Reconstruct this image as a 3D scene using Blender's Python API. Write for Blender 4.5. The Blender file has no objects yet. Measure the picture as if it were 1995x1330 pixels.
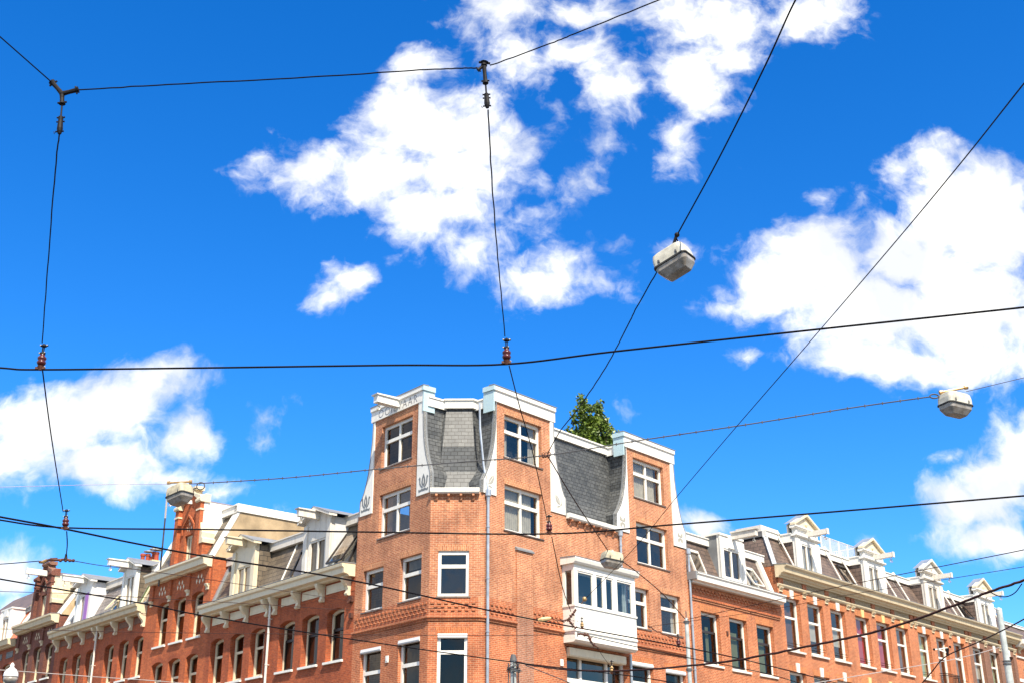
import bpy, bmesh, math, random
from mathutils import Vector, Matrix
R = math.radians
random.seed(7)
SC = bpy.context.scene
COL = SC.collection

# ------------------------------------------------------------------ camera
FPX = 2384.0
PITCH, ROLL = R(22.48), R(-.22)
CAM = Vector((0, 0, 1.6))
FW = Vector((0, math.cos(PITCH), math.sin(PITCH)))
UP0 = Vector((0, -math.sin(PITCH), math.cos(PITCH)))
RT0 = Vector((1, 0, 0))
cr, sr = math.cos(ROLL), math.sin(ROLL)
RT = RT0 * cr + UP0 * sr          # image right in the world
UP = UP0 * cr - RT0 * sr
cd = bpy.data.cameras.new('camera')
cd.sensor_width = 36
cd.lens = 36 * FPX / 1995
cd.clip_end = 5000
cam = bpy.data.objects.new('camera', cd)
COL.objects.link(cam)
cam.matrix_world = Matrix(((RT.x, UP.x, -FW.x, CAM.x), (RT.y, UP.y, -FW.y, CAM.y), (RT.z, UP.z, -FW.z, CAM.z), (0, 0, 0, 1)))
SC.camera = cam

def ray(px, py):
    return FW * FPX + RT * (px - 997.5) - UP * (py - 665)
def at(px, py, Y):
    d = ray(px, py)
    return CAM + d * (Y / d.y)
def ath(px, py, h):
    d = ray(px, py)
    return CAM + d * ((h - CAM.z) / d.z)

# ------------------------------------------------------------------ sun and sky
SUN_AZ, SUN_EL = R(160.5), R(50.5)      # azimuth clockwise from +Y
SDIR = Vector((math.sin(SUN_AZ) * math.cos(SUN_EL), math.cos(SUN_AZ) * math.cos(SUN_EL), math.sin(SUN_EL)))
sl = bpy.data.lights.new('sun', 'SUN')
sl.energy = 5.0
sl.angle = R(.5)
sl.color = (1, .90, .74)
so = bpy.data.objects.new('sun', sl)
COL.objects.link(so)
so.rotation_euler = (-SDIR).to_track_quat('-Z', 'Y').to_euler()
so.location = (0, -20, 60)

# cloud masses: centre and half sizes in tangent coordinates (x/y, z/y of the direction) derived from these view angles
CLOUDS = [
 # big central cloud
 (850,250,125,105,0,1),(905,345,150,75,15,1),(745,335,140,55,-8,1),(620,325,85,42,0,.85),(505,302,62,34,-30,.6),(835,130,66,46,0,.85),
 (985,300,95,70,0,.75),(800,425,70,65,40,.9),(905,400,90,60,0,.8),(930,500,95,60,0,.95),(1030,545,140,58,8,1),(1150,545,65,60,0,.72),(1030,425,60,45,0,.5),(1120,365,60,30,-30,.5),(455,345,48,26,0,.44),(1190,480,50,30,40,.45),
 (675,548,50,38,-40,.74),(645,588,32,24,0,.42),
 # top clouds
 (955,30,90,48,10,.72),(1005,120,80,75,0,.62),(1045,175,55,40,0,.48),(1100,110,105,36,-20,.64),(1195,180,75,48,35,.66),(1290,20,115,50,0,.88),(1400,45,145,70,0,.98),(1550,42,125,42,-15,.8),(1650,18,55,28,0,.52),(1345,165,75,88,-15,.84),(1320,270,38,74,10,.78),(1430,120,95,48,-30,.62),(1180,285,45,25,0,.40),(1110,20,60,30,0,.5),
 # right cumulus
 (1850,420,130,120,0,1.1),(1960,430,110,110,0,1.1),(1830,320,75,48,-20,.95),(1600,500,130,75,-10,1.05),(1510,560,120,65,-20,.95),(1420,597,62,24,-12,.62),(1700,600,190,85,0,1.1),(1880,610,170,100,0,1.1),(1780,500,150,100,0,1.1),(1660,400,40,45,-30,.5),(1730,700,170,45,0,.85),(1640,715,70,28,0,.6),(1465,700,55,24,10,.4),(1900,700,120,45,0,.85),
 # right lower
 (1955,950,125,65,-5,1.05),(1985,870,60,60,0,1),(1880,980,90,55,10,.85),(1945,1050,110,50,0,.8),(1840,905,50,22,-20,.55),
 # left
 (100,830,150,80,-8,1.05),(250,790,120,75,0,1.05),(365,835,75,60,30,.95),(190,905,150,50,0,.95),(330,920,90,32,0,.55),(30,880,90,80,0,.95),(330,730,40,30,0,.5),(240,950,50,28,0,.6),(15,1110,60,45,0,.8),(30,1180,70,35,0,.7),
 # wisps
 (500,845,40,26,-30,.27),(1213,800,26,20,-40,.30),(1370,1015,80,34,10,.92),(1330,1040,60,34,0,.8),(525,990,60,26,0,.42),(445,958,70,24,0,.4),(1590,385,40,24,0,.4),(1690,1060,36,18,30,.42),(1380,1040,40,20,0,.8),(1290,490,40,24,0,.36),
]
def build_world():
    w = bpy.data.worlds.new('World')
    SC.world = w
    w.use_nodes = True
    nt = w.node_tree
    nt.nodes.clear()
    N = lambda t, **k: (lambda n: ([setattr(n, a, b) for a, b in k.items()], n)[1])(nt.nodes.new(t))
    L = nt.links.new
    out = N('ShaderNodeOutputWorld')
    bg = N('ShaderNodeBackground')
    bg.inputs['Strength'].default_value = .1
    L(bg.outputs[0], out.inputs[0])
    sky = N('ShaderNodeTexSky', sky_type='NISHITA', sun_disc=False)
    sky.sun_elevation = SUN_EL
    sky.sun_rotation = SUN_AZ
    sky.air_density = 1.0
    sky.dust_density = .25
    sky.ozone_density = 2.2
    hs = N('ShaderNodeHueSaturation')
    hs.inputs['Saturation'].default_value = SKY_SAT
    hs.inputs['Value'].default_value = SKY_VAL
    hs.inputs['Hue'].default_value = .5
    L(sky.outputs[0], hs.inputs['Color'])
    tc = N('ShaderNodeTexCoord')
    sep = N('ShaderNodeSeparateXYZ')
    L(tc.outputs['Generated'], sep.inputs[0])
    ym = N('ShaderNodeMath', operation='MAXIMUM')
    L(sep.outputs['Y'], ym.inputs[0]); ym.inputs[1].default_value = .02
    du = N('ShaderNodeMath', operation='DIVIDE'); L(sep.outputs['X'], du.inputs[0]); L(ym.outputs[0], du.inputs[1])
    dv = N('ShaderNodeMath', operation='DIVIDE'); L(sep.outputs['Z'], dv.inputs[0]); L(ym.outputs[0], dv.inputs[1])
    cmb = N('ShaderNodeCombineXYZ'); L(du.outputs[0], cmb.inputs[0]); L(dv.outputs[0], cmb.inputs[1])
    # domain warp, two octaves of swirl
    def noise(vec, scale, det, rough, off=0., dist=0.):
        n = N('ShaderNodeTexNoise', noise_dimensions='3D')
        m = N('ShaderNodeVectorMath', operation='ADD'); m.inputs[1].default_value = (off, off * .7, off * 1.3)
        L(vec, m.inputs[0]); L(m.outputs[0], n.inputs['Vector'])
        n.inputs['Scale'].default_value = scale; n.inputs['Detail'].default_value = det
        n.inputs['Roughness'].default_value = rough; n.inputs['Distortion'].default_value = dist
        return n
    def warp(vec, scale, amp, off, det=3):
        n = noise(vec, scale, det, .55, off)
        s = N('ShaderNodeVectorMath', operation='SUBTRACT'); L(n.outputs['Color'], s.inputs[0]); s.inputs[1].default_value = (.5, .5, .5)
        m = N('ShaderNodeVectorMath', operation='SCALE'); L(s.outputs[0], m.inputs[0]); m.inputs['Scale'].default_value = amp
        a = N('ShaderNodeVectorMath', operation='ADD'); L(vec, a.inputs[0]); L(m.outputs[0], a.inputs[1])
        z = N('ShaderNodeVectorMath', operation='MULTIPLY'); L(a.outputs[0], z.inputs[0]); z.inputs[1].default_value = (1, 1, 0)
        return z.outputs[0]
    v1 = warp(cmb.outputs[0], 8, .05, 3.1, 5)
    v2 = warp(v1, 34, .014, 7.7, 4)
    last = None
    for cx, cy, rx, ry, rot, wgt in CLOUDS:
        d = ray(cx, cy); dx = ray(cx + rx, cy); dy = ray(cx, cy + ry)
        u, v = d.x / d.y, d.z / d.y
        su = abs(dx.x / dx.y - u); sv = abs(dy.z / dy.y - v)
        mp = N('ShaderNodeMapping', vector_type='TEXTURE')
        mp.inputs['Location'].default_value = (u, v, 0)
        mp.inputs['Rotation'].default_value = (0, 0, R(-rot))
        mp.inputs['Scale'].default_value = (su * 1.14, sv * 1.14, 1)
        L(v2, mp.inputs[0])
        ln = N('ShaderNodeVectorMath', operation='LENGTH'); L(mp.outputs[0], ln.inputs[0])
        ma = N('ShaderNodeMath', operation='MULTIPLY_ADD')
        L(ln.outputs['Value'], ma.inputs[0]); ma.inputs[1].default_value = -wgt * .9; ma.inputs[2].default_value = wgt * 1.15
        if last is None:
            last = ma
        else:
            mx = N('ShaderNodeMath', operation='SMOOTH_MAX'); L(last.outputs[0], mx.inputs[0]); L(ma.outputs[0], mx.inputs[1]); mx.inputs[2].default_value = .12
            last = mx
    cl = N('ShaderNodeClamp'); L(last.outputs[0], cl.inputs[0]); cl.inputs[1].default_value = -.6; cl.inputs[2].default_value = 1.1
    f1 = noise(v2, 17, 12, .58, 1.7, .1)
    f2 = noise(v2, 60, 8, .6, 9.2, .2)
    a1 = N('ShaderNodeMath', operation='MULTIPLY_ADD'); L(f1.outputs['Fac'], a1.inputs[0]); a1.inputs[1].default_value = 2.3; a1.inputs[2].default_value = -1.15
    a2 = N('ShaderNodeMath', operation='MULTIPLY_ADD'); L(f2.outputs['Fac'], a2.inputs[0]); a2.inputs[1].default_value = .6; L(a1.outputs[0], a2.inputs[2])
    a3 = N('ShaderNodeMath', operation='ADD'); L(a2.outputs[0], a3.inputs[0]); L(cl.outputs[0], a3.inputs[1])
    mr = N('ShaderNodeMapRange', interpolation_type='SMOOTHSTEP')
    L(a3.outputs[0], mr.inputs['Value']); mr.inputs['From Min'].default_value = .39; mr.inputs['From Max'].default_value = 1.28
    # self shading inside the cloud: thinner bluish patches between bright heads
    f3 = noise(v2, 7, 6, .5, 21.)
    cr_ = N('ShaderNodeValToRGB')
    cr_.color_ramp.elements[0].position = .38; cr_.color_ramp.elements[0].color = (5.5, 5.7, 6.1, 1)
    cr_.color_ramp.elements[1].position = .5; cr_.color_ramp.elements[1].color = (8.2, 8.1, 7.7, 1)
    L(f3.outputs['Fac'], cr_.inputs[0])
    mix = N('ShaderNodeMix', data_type='RGBA')
    tint = N('ShaderNodeMix', data_type='RGBA', blend_type='MULTIPLY'); tint.inputs[0].default_value = 1
    tint.inputs[7].default_value = (.66, 1.07, 1.42, 1); L(hs.outputs[0], tint.inputs[6])
    # scattered clouds added outside the view, to grey the reflections in window glass
    nb = noise(tc.outputs['Generated'], 3.2, 8, .6, 4.4)
    rb = N('ShaderNodeMapRange', interpolation_type='SMOOTHSTEP'); L(nb.outputs['Fac'], rb.inputs['Value']); rb.inputs['From Min'].default_value = .40; rb.inputs['From Max'].default_value = .58
    bk = N('ShaderNodeMapRange'); L(sep.outputs['Y'], bk.inputs['Value']); bk.inputs['From Min'].default_value = .62; bk.inputs['From Max'].default_value = .42
    bm_ = N('ShaderNodeMath', operation='MULTIPLY'); L(rb.outputs[0], bm_.inputs[0]); L(bk.outputs[0], bm_.inputs[1])
    fw_ = N('ShaderNodeMapRange'); L(sep.outputs['Y'], fw_.inputs['Value']); fw_.inputs['From Min'].default_value = .42; fw_.inputs['From Max'].default_value = .62
    fm_ = N('ShaderNodeMath', operation='MULTIPLY'); L(mr.outputs[0], fm_.inputs[0]); L(fw_.outputs[0], fm_.inputs[1])
    ca = N('ShaderNodeMath', operation='MAXIMUM'); L(bm_.outputs[0], ca.inputs[0]); L(fm_.outputs[0], ca.inputs[1])
    L(ca.outputs[0], mix.inputs[0]); L(tint.outputs[2], mix.inputs[6]); L(cr_.outputs[0], mix.inputs[7])
    # sky and clouds together, with the added ones outside the view
    L(mix.outputs[2], bg.inputs['Color'])
SKY_SAT, SKY_VAL = 1.42, .99
build_world()
SC.view_settings.view_transform = 'Standard'
SC.view_settings.look = 'None'
SC.view_settings.gamma = 1
SC.view_settings.exposure = .82

# ------------------------------------------------------------------ materials
MATS = {}
def newmat(name):
    m = bpy.data.materials.new(name); m.use_nodes = True
    nt = m.node_tree; b = nt.nodes['Principled BSDF']
    MATS[name] = m
    return m, nt, b
def nd(nt, t, **k):
    n = nt.nodes.new(t)
    for a, b in k.items(): setattr(n, a, b)
    return n
def ramp(nt, fac, stops):
    r = nd(nt, 'ShaderNodeValToRGB')
    e = r.color_ramp.elements
    while len(e) < len(stops): e.new(.5)
    for i, (p, c) in enumerate(stops):
        e[i].position = p; e[i].color = (*c, 1) if len(c) == 3 else c
    nt.links.new(fac, r.inputs[0])
    return r.outputs[0]
def mixc(nt, f, a, b, mode='MIX'):
    m = nd(nt, 'ShaderNodeMix', data_type='RGBA', blend_type=mode)
    if hasattr(f, 'is_linked'): nt.links.new(f, m.inputs[0])
    else: m.inputs[0].default_value = f
    for s, v in ((6, a), (7, b)):
        if hasattr(v, 'is_linked'): nt.links.new(v, m.inputs[s])
        else: m.inputs[s].default_value = (*v, 1)
    return m.outputs[2]
def coords(nt, kind='UV'):
    t = nd(nt, 'ShaderNodeTexCoord')
    return t.outputs[kind]
def noise(nt, vec, scale, det=4, rough=.5):
    n = nd(nt, 'ShaderNodeTexNoise'); n.inputs['Scale'].default_value = scale
    n.inputs['Detail'].default_value = det; n.inputs['Roughness'].default_value = rough
    nt.links.new(vec, n.inputs['Vector'])
    return n.outputs['Fac']
def plain(name, col, rough=.6, var=.12, metal=0., scale=1.5, bump=0., spec=.5):
    m, nt, b = newmat(name)
    b.inputs['Specular IOR Level'].default_value = spec
    f = noise(nt, coords(nt, 'Object'), scale, 6, .6)
    dk = tuple(c * (1 - var) for c in col); lt = tuple(min(1, c * (1 + var * .5)) for c in col)
    nt.links.new(ramp(nt, f, [(.35, dk), (.65, lt)]), b.inputs['Base Color'])
    b.inputs['Roughness'].default_value = rough; b.inputs['Metallic'].default_value = metal
    if bump:
        bp = nd(nt, 'ShaderNodeBump'); bp.inputs['Distance'].default_value = .01; bp.inputs['Strength'].default_value = bump
        nt.links.new(noise(nt, coords(nt, 'Object'), scale * 12, 4), bp.inputs['Height']); nt.links.new(bp.outputs[0], b.inputs['Normal'])
    return m
def paint(name, col, dirt=(.35, .3, .24), amt=.5, rough=.45):
    # painted timber: grime runs and worn patches
    m, nt, b = newmat(name)
    uv = coords(nt)
    mp = nd(nt, 'ShaderNodeMapping'); mp.inputs['Scale'].default_value = (3.5, .7, 1); nt.links.new(uv, mp.inputs[0])
    f = noise(nt, mp.outputs[0], 1.3, 8, .68)
    g = noise(nt, coords(nt, 'Object'), 7, 5, .6)
    c0 = ramp(nt, f, [(.5, (0, 0, 0)), (.78, (amt, amt, amt))])
    c1 = mixc(nt, c0, col, dirt)
    c2 = mixc(nt, .14, c1, ramp(nt, g, [(.35, tuple(c * .55 for c in col)), (.6, col)]))
    nt.links.new(c2, b.inputs['Base Color']); b.inputs['Roughness'].default_value = rough
    return m
def brick(name, c1, c2, mortar, soldier=False, bw=.21, bh=.07, stain=.25, msize=.009):
    m, nt, b = newmat(name)
    uv = coords(nt)
    vec = uv
    if soldier:
        mp = nd(nt, 'ShaderNodeMapping'); mp.inputs['Rotation'].default_value = (0, 0, R(90)); nt.links.new(uv, mp.inputs[0]); vec = mp.outputs[0]
    bt = nd(nt, 'ShaderNodeTexBrick')
    nt.links.new(vec, bt.inputs['Vector'])
    bt.inputs['Scale'].default_value = 1
    bt.inputs['Brick Width'].default_value = bw; bt.inputs['Row Height'].default_value = bh
    bt.inputs['Mortar Size'].default_value = msize; bt.inputs['Mortar Smooth'].default_value = .2
    bt.inputs['Color1'].default_value = (*c1, 1); bt.inputs['Color2'].default_value = (*c2, 1); bt.inputs['Mortar'].default_value = (*mortar, 1)
    bt.inputs['Bias'].default_value = 0
    f = noise(nt, uv, .55, 7, .62)
    g = noise(nt, uv, 9, 5, .6)
    mp2 = nd(nt, 'ShaderNodeMapping'); mp2.inputs['Scale'].default_value = (2.2, .25, 1); nt.links.new(uv, mp2.inputs[0])
    h = noise(nt, mp2.outputs[0], 1.6, 6, .6)
    x = mixc(nt, 1, bt.outputs['Color'], ramp(nt, g, [(.3, (.72, .70, .70)), (.7, (1.15, 1.12, 1.1))]), 'MULTIPLY')
    x = mixc(nt, 1, x, ramp(nt, f, [(.3, (1 - stain, 1 - stain * 1.1, 1 - stain * 1.1)), (.62, (1.08, 1.06, 1.04))]), 'MULTIPLY')
    x = mixc(nt, 1, x, ramp(nt, h, [(.3, (1 - stain * .7,) * 3), (.6, (1.03,) * 3)]), 'MULTIPLY')
    nt.links.new(x, b.inputs['Base Color'])
    b.inputs['Roughness'].default_value = .9
    bp = nd(nt, 'ShaderNodeBump', invert=True); bp.inputs['Distance'].default_value = .012; bp.inputs['Strength'].default_value = .7
    nt.links.new(bt.outputs['Fac'], bp.inputs['Height']); nt.links.new(bp.outputs[0], b.inputs['Normal'])
    return m
def slate(name, c1, c2, bw=.34, bh=.2, gap=(.02, .02, .02), rough=.5):
    m, nt, b = newmat(name)
    uv = coords(nt)
    wn = nd(nt, 'ShaderNodeTexNoise'); wn.inputs['Scale'].default_value = 1.7; wn.inputs['Detail'].default_value = 5; nt.links.new(uv, wn.inputs['Vector'])
    wa = nd(nt, 'ShaderNodeVectorMath', operation='MULTIPLY_ADD'); nt.links.new(wn.outputs['Color'], wa.inputs[0]); wa.inputs[1].default_value = (.09, .045, 0); nt.links.new(uv, wa.inputs[2])
    uv = wa.outputs[0]
    bt = nd(nt, 'ShaderNodeTexBrick'); nt.links.new(uv, bt.inputs['Vector'])
    bt.inputs['Scale'].default_value = 1; bt.inputs['Brick Width'].default_value = bw; bt.inputs['Row Height'].default_value = bh
    bt.inputs['Mortar Size'].default_value = .014; bt.inputs['Mortar Smooth'].default_value = .3
    bt.inputs['Color1'].default_value = (*c1, 1); bt.inputs['Color2'].default_value = (*c2, 1); bt.inputs['Mortar'].default_value = (*gap, 1)
    # each course darkens a little under the lap of the one above (a real step, given by bump)
    sep = nd(nt, 'ShaderNodeSeparateXYZ'); nt.links.new(uv, sep.inputs[0])
    dv = nd(nt, 'ShaderNodeMath', operation='DIVIDE'); nt.links.new(sep.outputs['Y'], dv.inputs[0]); dv.inputs[1].default_value = bh
    fr = nd(nt, 'ShaderNodeMath', operation='FRACT'); nt.links.new(dv.outputs[0], fr.inputs[0])
    iv = nd(nt, 'ShaderNodeMath', operation='SUBTRACT'); iv.inputs[0].default_value = 1; nt.links.new(fr.outputs[0], iv.inputs[1])
    bp = nd(nt, 'ShaderNodeBump'); bp.inputs['Distance'].default_value = .03; bp.inputs['Strength'].default_value = .8
    nt.links.new(iv.outputs[0], bp.inputs['Height'])
    g = noise(nt, uv, 3.2, 6, .65)
    f = noise(nt, uv, .6, 5, .6)
    x = mixc(nt, 1, bt.outputs['Color'], ramp(nt, g, [(.3, (.75, .75, .76)), (.72, (1.3, 1.28, 1.24))]), 'MULTIPLY')
    x = mixc(nt, 1, x, ramp(nt, f, [(.3, (.8, .8, .78)), (.7, (1.15, 1.13, 1.1))]), 'MULTIPLY')
    nt.links.new(x, b.inputs['Base Color']); nt.links.new(bp.outputs[0], b.inputs['Normal'])
    b.inputs['Roughness'].default_value = rough
    return m
def glass(name, tint=(.55, .6, .62), refl=1.0, vary=True):
    m, nt, b = newmat(name)
    nt.nodes.remove(b)
    out = nt.nodes['Material Output']
    tr = nd(nt, 'ShaderNodeBsdfTransparent'); tr.inputs[0].default_value = (*tint, 1)
    gl = nd(nt, 'ShaderNodeBsdfGlossy'); gl.inputs['Roughness'].default_value = .02; gl.inputs['Color'].default_value = (1, .84, .70, 1)
    fz = nd(nt, 'ShaderNodeLayerWeight'); fz.inputs['Blend'].default_value = .5
    pw = nd(nt, 'ShaderNodeMath', operation='POWER'); nt.links.new(fz.outputs['Facing'], pw.inputs[0]); pw.inputs[1].default_value = 3.2
    ml = nd(nt, 'ShaderNodeMath', operation='MULTIPLY_ADD', use_clamp=True); nt.links.new(pw.outputs[0], ml.inputs[0]); ml.inputs[1].default_value = .6 * refl; ml.inputs[2].default_value = .05 * refl
    bp = nd(nt, 'ShaderNodeBump'); bp.inputs['Distance'].default_value = .02; bp.inputs['Strength'].default_value = .12
    nt.links.new(noise(nt, coords(nt, 'Object'), 1.3, 2), bp.inputs['Height']); nt.links.new(bp.outputs[0], gl.inputs['Normal'])
    mx = nd(nt, 'ShaderNodeMixShader'); nt.links.new(ml.outputs[0], mx.inputs[0]); nt.links.new(tr.outputs[0], mx.inputs[1]); nt.links.new(gl.outputs[0], mx.inputs[2])
    nt.links.new(mx.outputs[0], out.inputs[0])
    return m

brick('brick_salmon', (.59, .240, .110), (.44, .150, .066), (.70, .46, .31), stain=.4)
brick('brick_red', (.55, .165, .062), (.40, .105, .040), (.64, .36, .21), stain=.38)
brick('brick_salmon_upright', (.57, .225, .10), (.42, .145, .065), (.72, .5, .3), True)
brick('brick_red_upright', (.55, .16, .048), (.42, .11, .035), (.6, .32, .16), True)
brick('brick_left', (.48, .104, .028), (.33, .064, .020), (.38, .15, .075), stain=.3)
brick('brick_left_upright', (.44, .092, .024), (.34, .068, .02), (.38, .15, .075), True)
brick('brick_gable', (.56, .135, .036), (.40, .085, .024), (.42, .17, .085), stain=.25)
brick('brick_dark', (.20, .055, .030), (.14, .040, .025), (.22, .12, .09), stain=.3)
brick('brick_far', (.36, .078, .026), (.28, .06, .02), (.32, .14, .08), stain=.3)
brick('brick_orange', (.54, .16, .056), (.38, .10, .036), (.66, .38, .22), stain=.28)
brick('brick_orange_upright', (.60, .19, .058), (.48, .135, .042), (.62, .36, .18), True)
brick('brick_brown', (.26, .12, .075), (.19, .09, .06), (.32, .2, .14), stain=.3)
brick('brick_smoked', (.40, .165, .09), (.30, .12, .07), (.46, .32, .24), stain=.3)
slate('slate_blue', (.100, .107, .112), (.060, .066, .072), bw=.27, bh=.165)
slate('slate_grey', (.145, .115, .082), (.095, .074, .054), bw=.4, bh=.24)
slate('slate_brown', (.15, .105, .085), (.105, .075, .062), bw=.42, bh=.24)
slate('slate_pale', (.27, .24, .235), (.20, .175, .17), bw=.4, bh=.26)
slate('tile_brown', (.20, .14, .10), (.13, .09, .065), bw=.25, bh=.32)
slate('tile_orange', (.72, .13, .02), (.60, .10, .02), bw=.25, bh=.34, gap=(.15, .03, .01), rough=.35)
paint('white_paint', (.78, .76, .70), amt=.34)
paint('letter_paint', (.17, .17, .18), amt=.2)
paint('cream_paint', (.70, .60, .42), (.34, .26, .17), .5)
paint('stone_cream', (.62, .52, .35), (.24, .19, .14), .75, .8)
paint('weathered_white', (.68, .64, .57), (.28, .22, .17), .75, .6)
paint('grey_white', (.62, .62, .62), (.4, .36, .33), .3)
paint('pale_blue', (.42, .56, .60), (.3, .35, .36), .3)
paint('lilac_paint', (.33, .12, .42), (.28, .1, .34), .2)
paint('green_slate', (.07, .11, .025), (.1, .12, .05), .5, .8)
paint('yellow_stone', (.72, .50, .22), (.5, .36, .2), .4, .8)
plain('plaster_beige', (.42, .31, .185), .9, .35, scale=.9, bump=.4)
plain('plaster_yellow', (.68, .55, .34), .9, .2, scale=1.2, bump=.3)
plain('lead', (.20, .21, .22), .5, .2)
plain('roofing', (.12, .12, .125), .85, .25)
plain('zinc', (.42, .46, .50), .38, .2, metal=.6, scale=3)
plain('pole_grey', (.42, .46, .45), .5, .25, scale=3)
plain('black_iron', (.008, .007, .008), .6, .3, scale=9, spec=.2)
plain('rust', (.09, .030, .016), .75, .5, scale=14)
plain('porcelain_red', (.075, .008, .009), .3, .2, scale=5)
plain('galvanised', (.50, .46, .38), .4, .25, metal=.4, scale=12)
plain('brass_dirty', (.42, .27, .12), .45, .3, metal=.5, scale=14)
plain('strain_cream', (.62, .42, .20), .5, .2, scale=9)
plain('cable_black', (.006, .005, .007), .7, .2, scale=3, spec=.12)
plain('cable_brown', (.045, .018, .016), .7, .3, scale=4, spec=.2)
plain('cable_grey', (.085, .085, .09), .6, .25, scale=4, spec=.3)
plain('cable_light', (.40, .36, .34), .6, .2, scale=4)
plain('lamp_housing', (.50, .48, .40), .5, .25, scale=6)
plain('lamp_housing_aged', (.46, .41, .29), .6, .3, scale=6)
plain('rubber', (.02, .02, .02), .7, .1)
plain('ornament_dark', (.16, .175, .185), .7, .1)
plain('ornament_pale', (.34, .33, .29), .7, .1)
plain('dark_frame', (.022, .018, .016), .4, .2, scale=3)
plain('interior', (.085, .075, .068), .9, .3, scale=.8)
plain('curtain_white', (.66, .64, .57), .9, .15, scale=4)
plain('curtain_green', (.50, .60, .38), .9, .15, scale=4)
plain('curtain_red', (.58, .035, .075), .9, .15, scale=4)
plain('curtain_brown', (.20, .10, .07), .9, .2, scale=4)
plain('terracotta', (.34, .055, .02), .7, .25, scale=6)
plain('bark', (.10, .075, .05), .9, .3, scale=6)
plain('asphalt', (.05, .05, .052), .9, .25, scale=1)
plain('paving', (.12, .10, .08), .9, .2, scale=2)
plain('steel', (.3, .28, .26), .3, .2, metal=.9)
plain('globe_white', (.82, .80, .76), .25, .06, scale=3)
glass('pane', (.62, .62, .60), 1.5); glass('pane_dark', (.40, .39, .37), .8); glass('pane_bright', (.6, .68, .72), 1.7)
def lens_mat():
    m, nt, b = newmat('lamp_lens')
    f = noise(nt, coords(nt, 'Object'), 5, 5, .6)
    nt.links.new(ramp(nt, f, [(.3, (.20, .17, .13)), (.7, (.52, .49, .46))]), b.inputs['Base Color'])
    b.inputs['Roughness'].default_value = .25; b.inputs['Transmission Weight'].default_value = .25
lens_mat()
def leaf_mat(name, a, c):
    m, nt, b = newmat(name)
    f = noise(nt, coords(nt, 'Object'), 1.1, 5, .6)
    nt.links.new(ramp(nt, f, [(.3, a), (.7, c)]), b.inputs['Base Color'])
    b.inputs['Roughness'].default_value = .45
    b.inputs['Specular IOR Level'].default_value = .5
leaf_mat('leaf', (.040, .085, .008), (.16, .22, .022))

# ------------------------------------------------------------------ frames along the two streets
class Frame:
    def __init__(s, P, t, n): s.P, s.t, s.n = Vector(P), Vector(t), Vector(n)
    def w(s, a, o, z): return s.P + s.t * a + s.n * o + Vector((0, 0, z))
aL, aR, aM = R(-40.5), R(42.1), R(66)
PL0 = (-3.191, 46.5, 0); PF1 = (-1.312, 46.5, 0); PR0 = (-1.100, 46.594, 0)
FL = Frame(PL0, (math.sin(aL), math.cos(aL), 0), (-math.cos(aL), math.sin(aL), 0))
FR = Frame(PR0, (math.sin(aR), math.cos(aR), 0), (math.cos(aR), -math.sin(aR), 0))
FF = Frame(PL0, (1, 0, 0), (0, -1, 0))
FM = Frame(PF1, (math.sin(aM), math.cos(aM), 0), (math.cos(aM), -math.sin(aM), 0))

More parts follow.
